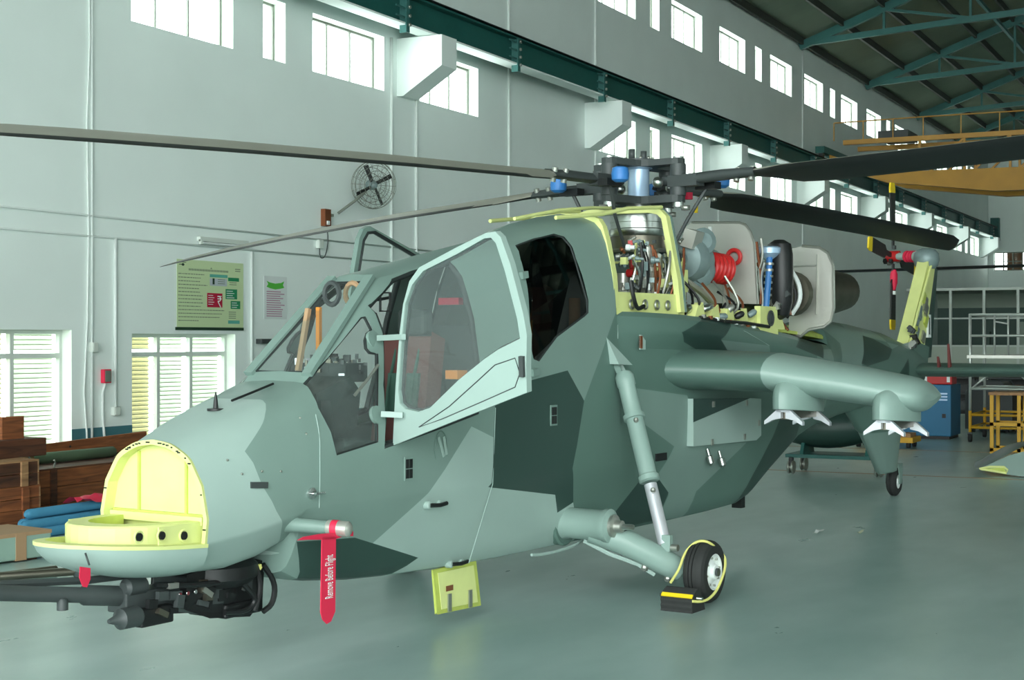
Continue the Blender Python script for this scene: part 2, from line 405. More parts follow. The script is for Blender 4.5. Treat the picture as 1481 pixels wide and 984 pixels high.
# roof trusses
def truss(u, label):
    t = empty('roof_truss', (u, WV, 10.9), label=label, cat='truss', group='roof trusses')
    bz = lambda v: .0+.055*(13-v) if v >= RIDGE_V else .055*(13-RIDGE_V)-.055*(RIDGE_V-v)
    tz = lambda v: roof_z(v)-10.9-.46
    L = lambda v,z: (0, v-WV, z)
    for (a,b) in ((12.95,RIDGE_V),(RIDGE_V,VR+.05)):
        MB().bar(L(a,bz(a)), L(b,bz(b)), .14,.17).obj('bottom_chord','teal',t)
        MB().bar(L(a,tz(a)+.12), L(b,tz(b)+.12), .16,.24).obj('top_chord','teal',t)
    vs = [12.9-2.485*k for k in range(15)]
    for i,v in enumerate(vs[1:-1]):
        MB().bar(L(v,bz(v)), L(v,tz(v)+.05), .07,.07).obj('vertical','teal',t)
    for i in range(1,13):
        a,b = (vs[i],vs[i+1]) if i < 7 else (vs[i+1],vs[i])
        MB().bar(L(b,bz(b)+.04), L(a,tz(a)+.08), .08,.08).obj('diagonal','teal',t)
for k,u in enumerate((21.4,29.2,37.1,45.0,53.2,61.5,69.6)):
    truss(u, 'teal steel roof truss spanning the hall under the corrugated roof')
# tie bracing under the purlins
for i,(u,v) in enumerate(((49,8.2),(57.2,8.2),(49,3.4))):
    MB().bar((u-4,v,roof_z(v)-.55),(u+4.2,v,roof_z(v)-.55),.1,.1).obj('tie_beam','teal',None,'thin teal tie beam running lengthwise between roof trusses','beam','roof tie beams')
# crane runway beam
rt = empty('crane_runway_beam', (30,12.45,6.93), label='dark teal steel crane runway girder along the long wall', cat='girder')
L0, L1 = 14-30, 77.5-30
MB().box((L0,-.015,.03),(L1,.015,.5)).obj('web','teal_dark',rt)
MB().box((L0,-.15,.47),(L1,.15,.5)).obj('top_flange','teal_dark',rt)
MB().box((L0,-.15,0),(L1,.15,.03)).obj('bottom_flange','wall',rt)
MB().box((L0,-.03,.5),(L1,.03,.56)).obj('rail','dark_grey',rt)
MB().box((L0,-.16,.53),(L1,-.08,.545)).obj('conductor','black',rt)
sm = MB().box((-.012,-.15,-.12),(.012,-.02,.47)).box((-.05,-.17,-.12),(.05,-.15,.47)).mesh('stiffener','teal')
fm = MB(); [fm.box((-.3,-.14,z),(-.012,-.12,z+.025)) for z in (.1,.25,.4)]; fm = fm.mesh('gusset','teal')
bm_ = MB(); [bm_.cyl((.03,-.17,z),(.03,-.2,z),.028,n=8) for z in (0,.14,.28,.42)]; bm_ = bm_.mesh('bolt_row','alu')
for k in range(15):
    x = 20.7-30+3.93*k
    s = inst('stiffener', sm, (x,0,0), rt); inst('gusset', fm, (0,0,0), s); inst('bolt_row', bm_, (0,0,0), s)
MB().box((L1-.4,-.2,-.1),(L1,.2,1.0)).obj('end_stop','teal_dark',rt)
# concrete corbels
cm = MB().prism([(0,0,-.85),(0,0,0),(0,-.85,0),(0,-.85,-.5),(0,-.12,-.95),(0,0,-.95)], (.5,0,0)).mesh('corbel','wall')
for k in range(8):
    inst('corbel', cm, (21.55+7.85*k-(.25 if k else 0), WV, 6.92), label='white concrete corbel carrying the crane runway girder', cat='corbel', group='corbels under the crane girder')
# glazed office partition at the far end
PU = 60.0
pt = empty('office_partition', (PU,13,0), label='glazed office partition with white mullions at the far end', cat='partition')
MB().box((0,-20,0),(.1,0,1.72)).obj('lower_panel','office',pt)
for z,h in ((3.9,.1),(2.78,.06),(1.72,.07)): MB().box((-.03,-20,z-h/2),(.13,0,z+h/2)).obj('rail','frame_white',pt)
k = 0
while k*1.25 < 20:
    y = -.42-k*1.25; MB().box((-.02,y-.05,0),(.12,y+.05,3.9)).obj('mullion','frame_white',pt); k += 1
k = 0
while k*1.25 < 18.7:
    y = -.42-k*1.25
    for a,b in ((1.76,2.75),(2.81,3.85)): MB().box((.04,y-1.2,a),(.05,y-.05,b)).obj('pane','pane',pt)
    k += 1
ob = MB(); ob.box((6,-20,0),(6.1,0,3.3)); ob.obj('back_wall','office_dark',pt); MB().box((6,-20,3.3),(6.1,0,3.9)).obj('upper_back_wall','office',pt)
MB().box((.1,-20,3.9),(6,0,3.94)).obj('office_roof','office',pt)
for q in range(7):
    MB().box((5.6,-2.2-q*2.6,0),(6,-.7-q*2.6,2.3+.4*(q%2))).obj('cupboard','office' if q%3==1 else 'office_dark',pt)
# ================================================================== HELICOPTER  (local axes: x aft, y starboard, z up, origin under the mast)
HEL = empty('attack_helicopter', ROOT, RZ, 'grey-green camouflaged attack helicopter with open cockpit door and bare engine bay', 'helicopter')
FRONT = [ # x, keel, bottom edge, crease, mid, sill, upper, roof edge, top
(-5.74,.64,(.24,.655),(.40,.83),(.415,.97),(.375,1.15),(.28,1.30),(.14,1.375),1.39),
(-5.45,.63,(.27,.65),(.43,.86),(.445,1.01),(.415,1.24),(.33,1.40),(.19,1.485),1.495),
(-5.22,.66,(.30,.69),(.455,.90),(.465,1.04),(.44,1.31),(.36,1.47),(.23,1.555),1.565),
(-5.03,.72,(.31,.75),(.47,.93),(.475,1.06),(.455,1.35),(.38,1.52),(.25,1.61),1.62),
(-5.00,.56,(.31,.57),(.47,.95),(.48,1.07),(.457,1.36),(.385,1.53),(.253,1.615),1.625),
(-4.88,.51,(.32,.51),(.48,.96),(.487,1.09),(.463,1.38),(.392,1.55),(.268,1.655),1.665),
(-4.76,.49,(.33,.49),(.49,.96),(.495,1.1),(.47,1.40),(.40,1.575),(.285,1.69),1.70),
(-4.36,.445,(.35,.445),(.50,.96),(.505,1.1),(.47,1.42),(.38,1.76),(.245,2.03),2.04),
(-3.97,.42,(.36,.42),(.51,.96),(.512,1.1),(.47,1.45),(.36,1.95),(.20,2.365),2.38),
(-3.6,.405,(.37,.405),(.515,.96),(.517,1.1),(.477,1.5),(.365,2.03),(.215,2.43),2.465),
(-3.3,.395,(.38,.395),(.52,.96),(.52,1.1),(.485,1.55),(.372,2.1),(.23,2.49),2.535),
(-2.7,.385,(.39,.385),(.53,.96),(.53,1.1),(.50,1.65),(.40,2.25),(.27,2.60),2.655),
(-2.35,.385,(.395,.385),(.535,.96),(.535,1.12),(.505,1.7),(.425,2.33),(.30,2.67),2.745),
(-2.1,.385,(.40,.385),(.54,.96),(.54,1.15),(.51,1.75),(.44,2.4),(.33,2.74),2.83),
(-1.7,.385,(.405,.385),(.545,.965),(.545,1.18),(.52,1.8),(.465,2.43),(.355,2.82),2.91),
(-1.32,.385,(.41,.385),(.55,.97),(.55,1.2),(.53,1.85),(.485,2.45),(.375,2.89),2.965)]
REAR = [
(-1.32,.385,(.41,.385),(.55,.97),(.55,1.3),(.53,1.85),(.50,2.05),(.47,2.20),2.20),
(-1.0,.387,(.41,.387),(.555,.97),(.565,1.3),(.56,1.88),(.63,2.03),(.59,2.20),2.20),
(-.5,.39,(.415,.39),(.565,.97),(.575,1.3),(.58,1.87),(.69,2.01),(.65,2.19),2.20),
(0,.39,(.42,.39),(.57,.98),(.58,1.3),(.59,1.85),(.705,1.99),(.66,2.17),2.19),
(.6,.395,(.42,.395),(.57,.99),(.58,1.3),(.59,1.82),(.705,1.95),(.66,2.13),2.16),
(1.2,.41,(.42,.41),(.57,1.0),(.58,1.3),(.59,1.78),(.70,1.90),(.655,2.09),2.12),
(1.5,.46,(.41,.47),(.56,1.02),(.575,1.3),(.585,1.76),(.69,1.88),(.645,2.07),2.10),
(2.0,.62,(.36,.64),(.52,1.06),(.55,1.3),(.57,1.72),(.66,1.84),(.61,2.03),2.06),
(2.9,.92,(.30,.94),(.44,1.2),(.48,1.4),(.50,1.65),(.56,1.76),(.50,1.95),1.98),
(3.5,1.02,(.25,1.04),(.39,1.25),(.42,1.42),(.44,1.62),(.47,1.74),(.40,1.92),1.98),
(3.62,1.03,(.25,1.05),(.38,1.26),(.41,1.42),(.43,1.62),(.44,1.76),(.30,2.08),2.17),
(4.3,1.09,(.21,1.11),(.33,1.3),(.36,1.45),(.37,1.62),(.35,1.8),(.22,2.09),2.17),
(5.1,1.14,(.18,1.16),(.28,1.32),(.30,1.45),(.30,1.62),(.28,1.8),(.18,2.04),2.13),
(6.3,1.22,(.14,1.24),(.22,1.37),(.24,1.48),(.24,1.62),(.22,1.77),(.14,1.95),2.03),
(7.0,1.28,(.11,1.3),(.18,1.4),(.19,1.5),(.19,1.6),(.17,1.72),(.12,1.86),1.92),
(7.7,1.36,(.07,1.38),(.10,1.45),(.11,1.53),(.11,1.62),(.10,1.7),(.07,1.78),1.82)]
ROUND = {1:.28, 2:.10, 5:.25, 6:.4}
def section(st):
    x, kz = st[0], st[1]; P = [(0,kz)]+list(st[2:8])+[(0,st[8])]
    out = []
    for i,p in enumerate(P):
        r = ROUND.get(i, 0)
        if r and 0 < i < len(P)-1:
            a, b = P[i-1], P[i+1]
            A = (p[0]+(a[0]-p[0])*r, p[1]+(a[1]-p[1])*r); B = (p[0]+(b[0]-p[0])*r, p[1]+(b[1]-p[1])*r)
            for t in (0,.35,.65,1): out.append(((1-t)**2*A[0]+2*t*(1-t)*p[0]+t*t*B[0], (1-t)**2*A[1]+2*t*(1-t)*p[1]+t*t*B[1]))
        else: out.append(p)
    port = [(x,-y,z) for y,z in out]; star = [(x,y,z) for y,z in out[-2:0:-1]]
    return port+star
def hull_rows(S):
    rows = []
    for a,b in zip(S[:-1],S[1:]):
        n = max(1, int(round((b[0]-a[0])/.22)))
        A, B = section(a), section(b)
        for k in range(n):
            t = k/n; rows.append([tuple(p[j]+(q[j]-p[j])*t for j in range(3)) for p,q in zip(A,B)])
    rows.append(section(S[-1])); return rows
def hull_bm(S):
    mb = MB().grid(hull_rows(S), 0, True, closed=True)
    bm = bmesh.new(); vs = [bm.verts.new(v) for v in mb.v]
    for f in mb.f: bm.faces.new([vs[i] for i in f]).smooth = True
    bm.normal_update(); return bm
_f = hull_bm(FRONT); BVF = BVHTree.FromBMesh(_f); _r = hull_bm(REAR); BVR = BVHTree.FromBMesh(_r)
def hit(px, py, off=0.0, yfall=-.5):
    d = hdir(px, py).normalized(); best = None
    for t in (BVF, BVR):
        r = t.ray_cast(HO, d)
        if r[0] is not None and (best is None or r[3] < best[1]): best = (r[0], r[3], r[1])
    if best is None: return hy(px, py, yfall)
    n = best[2]; n = n if n.dot(d) < 0 else -n
    return best[0]+n*off
def xz(pts): return [(lambda p: (p.x, p.z))(hit(*q)) for q in pts]
def inpoly(x, z, P):
    c = False; n = len(P); j = n-1
    for i in range(n):
        if (P[i][1] > z) != (P[j][1] > z) and x < (P[j][0]-P[i][0])*(z-P[i][1])/(P[j][1]-P[i][1])+P[i][0]: c = not c
        j = i
    return c
def cut_poly(bm, P):
    n = len(P)
    for i in range(n):
        a, b = P[i], P[(i+1)%n]
        x0,x1 = min(a[0],b[0])-.02, max(a[0],b[0])+.02; z0,z1 = min(a[1],b[1])-.02, max(a[1],b[1])+.02
        fs = []
        for f in bm.faces:
            xs = [v.co.x for v in f.verts]; zs = [v.co.z for v in f.verts]
            if max(xs) < x0 or min(xs) > x1 or max(zs) < z0 or min(zs) > z1: continue
            fs.append(f)
        if not fs: continue
        g = set(fs)
        for f in fs: g.update(f.edges); g.update(f.verts)
        bmesh.ops.bisect_plane(bm, geom=list(g), plane_co=(a[0],0,a[1]), plane_no=(-(b[1]-a[1]),0,b[0]-a[0]), dist=1e-5)
# ---- traced outlines on the skin (photo pixels)
W_SIDE = [(439,556),(522,459),(529,458),(539,477),(533,482),(530,492),(531,503),(536,509),(547,512),(547,590),(540,599),(547,615),(547,640),(487,659),(460,590),(451,569)]
W_DOOR = [(533,443),(567,404),(597,392),(650,378),(668,400),(685,460),(694,530),(692,598),(556,648),(555,557),(553,478),(543,453)]
W_REAR = [(745,355),(771,345),(801,338),(815,342),(827,356),(833,374),(851,435),(851,453),(846,458),(806,488),(780,523),(772,520),(768,504),(763,417),(753,376)]
OPEN = [xz(W_SIDE), xz(W_DOOR), xz(W_REAR)]
def fixed(poly): return poly
nb = xz([(376,578),(354,653),(380,703),(400,740),(404,800)])
CAMO = [
 ('paint_light', [(-7,.2),(-7,1.62),(nb[0][0]-.25,1.60)]+nb+[(nb[-1][0],.2)]),
 ('paint_light', xz([(682,617),(714,633),(711,699),(706,705),(803,716),(806,742),(829,727),(832,745)])+[(-1.55,.3),(-4.2,.3)]+xz([(529,842),(605,807),(539,786),(619,714)])),
 ('paint_dark', xz([(429,784),(513,778),(605,807)])+[(-4.3,.3),(-4.75,.3)]),
 ('paint_dark', xz([(716,585),(762,552),(821,536),(845,580),(828,678),(829,727),(806,742),(803,716),(706,705),(711,699),(714,633)])),
 ('paint_mid', [(-1.325,2.17)]+xz([(845,580),(828,678),(829,727)])+[(-1.6,.2),(9,.2),(9,2.6),(-1.30,2.6)]),
 ('paint_grey', xz([(921,562),(994,572),(1003,612),(1003,646),(1080,640),(1007,711),(1005,750),(961,755),(967,716),(949,690),(975,646),(931,613)])),
 ('paint_dark', xz([(891,739),(926,695),(949,688),(967,713),(961,755),(900,768)])),
 ('paint_dark', xz([(1014,458),(1040,461),(1043,491),(1055,512),(1006,505),(989,495),(986,481)])),
 ('paint_grey', xz([(1043,492),(1112,500),(1114,518),(1055,512)])),
 ('paint_dark', [(1.0,.3),(1.9,1.25),(2.4,1.3),(2.9,.8),(2.2,.5)]),
 ('paint_grey', [(2.75,1.3),(2.75,1.85),(3.5,1.85),(3.4,1.2)]),
 ('paint_dark', [(2.0,1.88),(2.6,2.1),(3.3,2.0),(3.0,1.76)]),
 ('paint_grey', xz([(1206,462),(1215,497),(1215,534)])+[(5.0,1.4)]+xz([(1246,526),(1246,482),(1241,466)])+[(4.4,2.4),(4.0,2.4)]),
 ('paint_dark', xz([(1246,482),(1290,505),(1285,520),(1255,530),(1246,526)])),
 ('paint_grey', xz([(1262,476),(1290,487),(1300,500),(1290,505)])+[(5.6,2.3)]),
 ('paint_dark', [(6.0,1.45),(6.75,1.72),(6.7,1.2),(6.1,1.2)])]
PAL = ['paint_grey','paint_light','paint_mid','paint_dark']
def finish(bm, name, opens, top_del=None):
    for P in opens: cut_poly(bm, P)
    if name == 'cockpit_section':                                  # windscreen opening
        for x in (-4.69,-4.03): bmesh.ops.bisect_plane(bm, geom=bm.verts[:]+bm.edges[:]+bm.faces[:], plane_co=(x,0,0), plane_no=(1,0,0), dist=1e-5)
        g = [f for f in bm.faces if -4.72 < f.calc_center_median().x < -4.0 and f.calc_center_median().z > 1.5]
        for s in (-1,1):
            g2 = set(f for f in bm.faces if -4.72 < f.calc_center_median().x < -4.0 and f.calc_center_median().z > 1.55)
            gg = set(g2)
            for f in g2: gg.update(f.edges); gg.update(f.verts)
            bmesh.ops.bisect_plane(bm, geom=list(gg), plane_co=(-4.69,s*.205,1.7), plane_no=(.075/.66*s*1.0,1,0), dist=1e-5)
    for _, P in CAMO: cut_poly(bm, P)
    bm.normal_update(); dead = []
    for f in bm.faces:
        c = f.calc_center_median()
        if any(inpoly(c.x,c.z,P) for P in opens): dead.append(f); continue
        if name == 'cockpit_section' and -4.69 < c.x < -4.03 and c.z > 1.64 and abs(c.y) < .205-.075*(c.x+4.69)/.66 and abs(f.normal.z) > .2: dead.append(f); continue
        if top_del and top_del(c, f): dead.append(f); continue
        f.material_index = 0
        for m, P in CAMO:
            if inpoly(c.x, c.z, P): f.material_index = PAL.index(m)
    bmesh.ops.delete(bm, geom=dead, context='FACES')
    for e in bm.edges:
        if len(e.link_faces) == 2 and e.calc_face_angle(0) > math.radians(22): e.smooth = False
    me = bpy.data.meshes.new(name); bm.to_mesh(me); bm.free()
    for p in PAL: me.materials.append(MATS[p])
    return inst(name, me, parent=HEL)
FUS = finish(_f, 'cockpit_section', OPEN)
BODY = finish(_r, 'rear_fuselage', [], lambda c, f: (-1.32 < c.x < 3.58 and abs(f.normal.z) > .8 and abs(c.y) < .63 and c.z > 1.9))
# ---- nose bay: bowl, lip, shelf, bulkhead
def half_ring(w, L, z, tipz=0, n=17, x0=-5.74):
    return [(x0-L*math.sin(math.pi*i/(n-1))**.85, -w*math.cos(math.pi*i/(n-1)), z+tipz*math.sin(math.pi*i/(n-1))) for i in range(n)]
NOSE = MB().grid([half_ring(.405,.765,.815,.06), half_ring(.404,.74,.78,.055), half_ring(.375,.66,.72,.045), half_ring(.30,.50,.675,.03), half_ring(.2,.3,.65,.01), half_ring(.02,.02,.642)]).obj('nose_bowl','paint_light',HEL)
lip = MB().grid([half_ring(.408,.768,.815,.06), half_ring(.41,.77,.835,.06), half_ring(.36,.70,.84,.055), half_ring(.355,.69,.80,.05)]).obj('bowl_lip','zinc',NOSE)
MB().grid([half_ring(.37,.70,.79,.05), half_ring(.02,.02,.78)]).obj('bowl_floor','zinc_dark',NOSE)
shelf = MB().grid([half_ring(.35,.55,.80,.02), half_ring(.35,.55,.945,.01), half_ring(.34,.54,.955,.01), half_ring(.25,.42,.955,.01)],0,False).obj('shelf','zinc',HEL)
MB().grid([half_ring(.25,.42,.955,.01), half_ring(.245,.41,.85,.01), half_ring(.02,.02,.83)],0,False).obj('shelf_well','zinc_dark',shelf)  # darker zinc paints the recess's shade into the well
for y_ in (-.352,.342): MB().box((-6.05,y_,.82),(-5.70,y_+.01,.952)).obj('shelf_web','zinc',shelf)
for px in (200,233,265):
    p = hy(px, 777 if px < 220 else 775, -.352)
    MB().cyl((p.x,-.364,p.z),(p.x,-.34,p.z),.022,n=14).obj('lightening_hole','black',shelf)
    MB().tube([(p.x+.03*math.cos(a*math.pi/8),-.356,p.z+.03*math.sin(a*math.pi/8)) for a in range(16)],.006,6,closed=True).obj('hole_rim','zinc',shelf)
arch = [Vector(p) for p in section(FRONT[0])]
ins = lambda k,dx: [Vector((-5.74+dx, p.y*k, .95+(p.z-.95)*k)) for p in arch]
bk = MB(); n = len(arch); A0 = ins(.93,.05)
bk.add(A0, [list(range(n))]); BULK = bk.obj('nose_bulkhead','zinc',HEL)
fr = MB(); fr.grid([ins(1.0,0), ins(1.004,-.02), ins(.94,-.02), ins(.93,.05)],0,False,closed=True); fr.obj('bulkhead_frame','zinc',BULK)
for y in (-.2,.17): MB().box((-5.702,y-.008,.93),(-5.688,y+.008,1.32)).obj('stiffener','zinc_dark',BULK)
MB().box((-5.712,-.37,.975),(-5.69,.37,.985)).obj('seam','zinc_dark',BULK)
MB().box((-5.74,-.36,.93),(-5.69,.36,.975)).obj('ledge','zinc',BULK)
for i in range(30):
    k = random.randint(4,n-5); p = arch[k].lerp(arch[k+1],random.random()); q = Vector((-5.761,p.y*.975,.95+(p.z-.95)*.975))
    if q.z > .9: MB().obox(q,(.004,.008+.022*random.random(),.008)).obj('paint_chip','black',BULK)
# nose fittings
a = hit(312,592); MB().lathe(a,(0,0,1),[(.05,-.01),(.05,.004),(.016,.006),(.012,.05),(.004,.1)],12).obj('blade_antenna','black',HEL)
w0 = hit(395,560); MB().tube([w0+Vector((0,0,.02)),hit(365,575)+Vector((0,0,.03)),hit(335,586)+Vector((0,0,.025))],.008,6).obj('wiper','black',HEL)
s0, s1 = hit(362,702,.004), hit(386,702,.006); MB().bar(s0,s1,.012,.035).obj('sensor_slot','dark_grey',HEL)
p = hit(450,714); MB().lathe(p,(0,-1,0),[(.035,-.01),(.035,.012),(.012,.016),(.01,.05)],12).tube([p+Vector((0,-.04,0)),p+Vector((.07,-.045,0))],.008,6).obj('temperature_probe','chrome',HEL)
for q in ((434,605),(443,628),(379,682),(406,682),(329,666),(350,686)):
    p = hit(*q,.002); MB().lathe(p,(0,-1,0),[(.008,-.004),(.006,.004)],8).obj('rivet','alu',HEL)
# pitot boom
p0 = hit(423,759); p1 = hy(506,766,p0.y-.36)
PIT = MB().lathe(p0,(p1-p0),[(.05,-.05),(.042,.06),(.038,(p1-p0).length-.02)],14,unit=False).obj('air_data_boom','paint_grey',HEL)
# ---- windows: glass and seals
def panel_from(pts, off, inset=0):
    return [hit(x,y,off) for x,y in pts]
def mirror(P): return [Vector((p.x,-p.y,p.z)) for p in P]
def glazing(pts, name, m, seal=True):
    P = panel_from(pts, -.012)
    for Q in (P, mirror(P)):
        g = MB(); g.add(Q,[list(range(len(Q)))]); o = g.obj(name, m, HEL)
        if seal:
            MB().tube([p+Vector((0,.004 if p.y<0 else -.004,0)) for p in Q],.011,6,closed=True).obj('window_seal','seal',o)
glazing(W_SIDE,'side_window','cockpit_glass'); glazing(W_REAR,'rear_window','dark_glass')
P = panel_from(W_DOOR,-.02)
for Q in (P,mirror(P)): MB().tube(Q,.022,8,closed=True).obj('door_seal','seal',HEL)
ws = [(-4.69,-.205,1.752),(-4.69,.205,1.752),(-4.03,.13,2.325),(-4.03,-.13,2.325)]
WS = MB().add(ws,[(0,1,2,3)]).obj('windscreen','cockpit_glass',HEL)
MB().tube(ws,.010,6,closed=True).obj('windscreen_seal','seal',WS)
for k_ in (-1,1): MB().bar((-4.72,k_*.238,1.735),(-4.0,k_*.157,2.362),.07,.03,up=(-.66,0,.75)).obj('windscreen_pillar','paint_grey',WS)
# hinge bosses on the front pillar
for q in ((541,491),(546,600)):
    p = hit(*q,.0); MB().lathe(p,(0,-.95,.25),[(.058,-.02),(.058,.003)],24).obj('hinge_boss','paint_grey',HEL)
# ---- cockpit interior
CK = MB().box((-4.9,-.44,.98),(-1.5,.44,1.0)).obj('cockpit_floor','cockpit',HEL)
MB().add([(-4.62,-.42,1.0),(-4.62,.42,1.0),(-4.62,.34,1.58),(-4.62,-.34,1.58)],[(0,1,2,3)]).obj('front_bulkhead','cockpit',CK)
gs = MB(); gs.prism([(-4.66,-.26,1.62),(-4.35,-.28,1.72),(-4.25,-.28,1.62),(-4.3,-.28,1.3),(-4.6,-.28,1.3)],(0,.54,0)); gs.obj('glareshield','cockpit',HEL)
for s in (-1,1): MB().prism([(-4.6,s*.34,1.0),(-3.2,s*.34,1.0),(-3.2,s*.34,1.38),(-4.1,s*.34,1.3),(-4.6,s*.34,1.35)],(0,s*.09,0)).obj('side_console','cockpit',CK)
SI = MB()
rr = random.Random(3)
SI.box((-4.3,-.2,1.68),(-4.08,.2,1.80))
for i in range(70):
    c = (-4.33+.28*rr.random(), -.22+.44*rr.random(), 1.72+.13*rr.random()); SI.obox(c,(.012+.03*rr.random(),.012+.03*rr.random(),.012+.035*rr.random()),Matrix.Rotation(rr.random(),3,'Z'),m=(0,2,0,1,2,3)[i%6])
SI.obj('sight_unit',['dark_grey','burnt','black','bright_metal'],HEL)
def seat(x, z, nm):
    S = MB().box((x-.5,-.23,z),(x-.02,.23,z+.12)).obj('seat_cushion','seat',HEL,bev=.03)
    MB().prism([(x-.06,-.23,z+.08),(x+.06,-.23,z+.06),(x+.2,-.21,z+.82),(x+.08,-.21,z+.86)],(0,.44,0)).obj('seat_back','seat',S,bev=.02)
    for y in (-.14,.02): MB().prism([(x-.035,y,z+.3),(x+.02,y,z+.3),(x+.07,y,z+.6),(x+.005,y,z+.6)],(0,.1,0)).obj('back_slot','seat_green',S)
    MB().box((x+.1,-.12,z+.86),(x+.22,.12,z+1.04)).obj('headrest','cockpit',S,bev=.03)
    MB().box((x-.45,-.30,z-.15),(x+.1,-.24,z+.1)).obj('seat_side','seat_green',S)
    for y in (-.1,.1): MB().tube([(x+.1,y,z+.84),(x-.02,y,z+.5),(x-.08,y,z+.12)],.012,6).obj('harness','seat_green',S)
seat(-3.45,1.12,'f'); seat(-2.0,1.5,'r')
MB().box((-2.95,-.40,1.0),(-2.9,.40,2.05)).obj('mid_bulkhead','cockpit',HEL)
MB().prism([Vector((-1.42,p[1]*.95,1.0+max(0,p[2]-1.0)*.965)) for p in section(FRONT[-1])],(.03,0,0)).obj('rear_bulkhead','cockpit',HEL)
p = hy(461,470,-.02); p = p+Vector((.12,.1,0)); MB().box((p.x-.014,p.y-.014,1.70),(p.x+.014,p.y+.014,2.16)).obj('grab_bar','orange',HEL)
p = hy(440,470,.12); MB().bar((p.x-.06,p.y,1.75),(p.x+.04,p.y,2.15),.03,.03).obj('handle_strut','tape',HEL)
for (q,yy) in (((480,425),.0),((510,425),-.05)):
    p = hy(*q,yy); MB().tube([p+Vector((0,.06*math.cos(a*math.pi/8),.07*math.sin(a*math.pi/8))) for a in range(16)],.018,6,closed=True).obj('mirror_ring','dark_grey' if q[0]==480 else 'tape',HEL)
p = hy(557,437,-.2); MB().tube([p+Vector((0,sx*.04,sz*.06)) for sx,sz in ((-1,-1),(1,-1),(1,1),(-1,1))],.009,6,closed=True).obj('rear_mirror','black',HEL)
p = hy(652,436,.1); MB().box((p.x-.03,p.y-.09,p.z-.025),(p.x+.03,p.y+.09,p.z+.025)).obj('red_cover','red',HEL)
p = hy(660,542,-.3); MB().box((p.x-.06,p.y-.05,p.z-.03),(p.x+.06,p.y+.05,p.z+.03)).obj('orange_box','orange',HEL)
p = hy(697,500,-.33); MB().cyl((p.x,p.y,p.z-.06),(p.x,p.y,p.z+.06),.02,n=10).obj('fire_bottle','red_bright',HEL)
p = hy(831,450,-.3); MB().cyl((p.x,p.y,p.z-.16),(p.x,p.y,p.z+.10),.045,n=14).obj('orange_bottle','orange',HEL)
MB().tube([hy(547,528,-.42),hy(535,545,-.42),hy(513,572,-.44)],.01,6).obj('cable','alu',HEL)
# ---- open port door (hinged at its front edge, swung out square to the fuselage)
D1, D2, D3 = hit(568,640,.04), hy(762,568,-1.55), hy(715,338,-1.40)
dn = (D2-D1).cross(D3-D1).normalized(); dn = dn if dn.dot(hdir(660,480)) < 0 else -dn
def dpl(px, py, off=0):
    d = hdir(px,py); return HO+d*((D1-HO).dot(dn)/d.dot(dn))+dn*off
DO = [(568,645),(572,560),(578,480),(583,440),(592,407),(606,387),(660,358),(703,337),(716,335),(724,343),(738,382),(757,455),(762,485),(761,530),(762,568),(660,608)]
DI = [(576,566),(580,500),(586,440),(596,412),(612,392),(660,368),(700,345),(710,344),(717,352),(730,392),(748,462),(752,490),(720,506),(700,520),(663,550),(622,590),(605,596),(586,592),(578,584)]
def ring(outer, inner, th):
    bm = bmesh.new()
    def loop(pts, off):
        vs = [bm.verts.new(dpl(x,y,off)) for x,y in pts]
        return [bm.edges.new((vs[i],vs[(i+1)%len(vs)])) for i in range(len(vs))]
    e = loop(outer,0)+loop(inner,0)
    bmesh.ops.triangle_fill(bm, use_beauty=True, use_dissolve=False, edges=e, normal=dn)
    r = bmesh.ops.extrude_face_region(bm, geom=bm.faces[:])
    for v in [g for g in r['geom'] if isinstance(g,bmesh.types.BMVert)]: v.co -= dn*th
    bmesh.ops.recalc_face_normals(bm, faces=bm.faces)
    me = bpy.data.meshes.new('door'); bm.to_mesh(me); bm.free(); return me
me = ring(DO,DI,.05); me.materials.append(MATS['paint_light']); DOOR = inst('cockpit_door',me,parent=HEL)
g = MB(); g.add([dpl(x,y,-.012) for x,y in DI],[list(range(len(DI)))]); DG = g.obj('door_window','door_glass',DOOR)
MB().tube([dpl(x,y,-.045) for x,y in DI],.014,6,closed=True).obj('door_seal','seal',DOOR)
MB().tube([dpl(*q,.001) for q in ((606,618),(650,588),(690,552),(716,528),(745,518),(752,540),(745,560),(700,580),(640,606))],.0035,5,closed=True).obj('panel_groove','dark_grey',DOOR)
for (a,b) in (((545,491),(586,487)),((548,600),(585,600))):
    q0 = hit(*a,.02); q1 = dpl(*b,.015)
    MB().bar(q0,q1,.03,.035).obj('hinge_arm','paint_light',DOOR)
MB().bar(dpl(756,515,.01),dpl(757,545,.01),.03,.03).obj('latch','dark_grey',DOOR)
for q,qq in (((752,400),(760,398)),((767,540),(776,538))):
    MB().bar(hit(*q,.012),hit(*qq,.012),.035,.05).obj('window_hinge','paint_grey',HEL)
# starboard door, swung open on the far side
SD = [hy(*q,.75) for q in ((505,440),(512,392),(520,345),(526,331),(535,327),(560,341),(612,370),(640,420))]
SDI = [hy(*q,.75) for q in ((512,440),(519,392),(526,348),(532,337),(542,336),(562,348),(606,374),(622,420))]
sd = MB(); nS = len(SD)
for i in range(nS):
    j = (i+1)%nS
    for o in (0,.04): sd.add([SD[i]+Vector((0,o,0)),SD[j]+Vector((0,o,0)),SDI[j]+Vector((0,o,0)),SDI[i]+Vector((0,o,0))],[(0,1,2,3)])
    sd.add([SD[i],SD[j],SD[j]+Vector((0,.04,0)),SD[i]+Vector((0,.04,0))],[(0,1,2,3)])
SDO = sd.obj('starboard_door','paint_grey',HEL)
MB().tube(SDI,.013,6,closed=True).obj('door_seal','seal',SDO)
MB().add(SDI,[list(range(nS))]).obj('door_window','cockpit_glass',SDO)
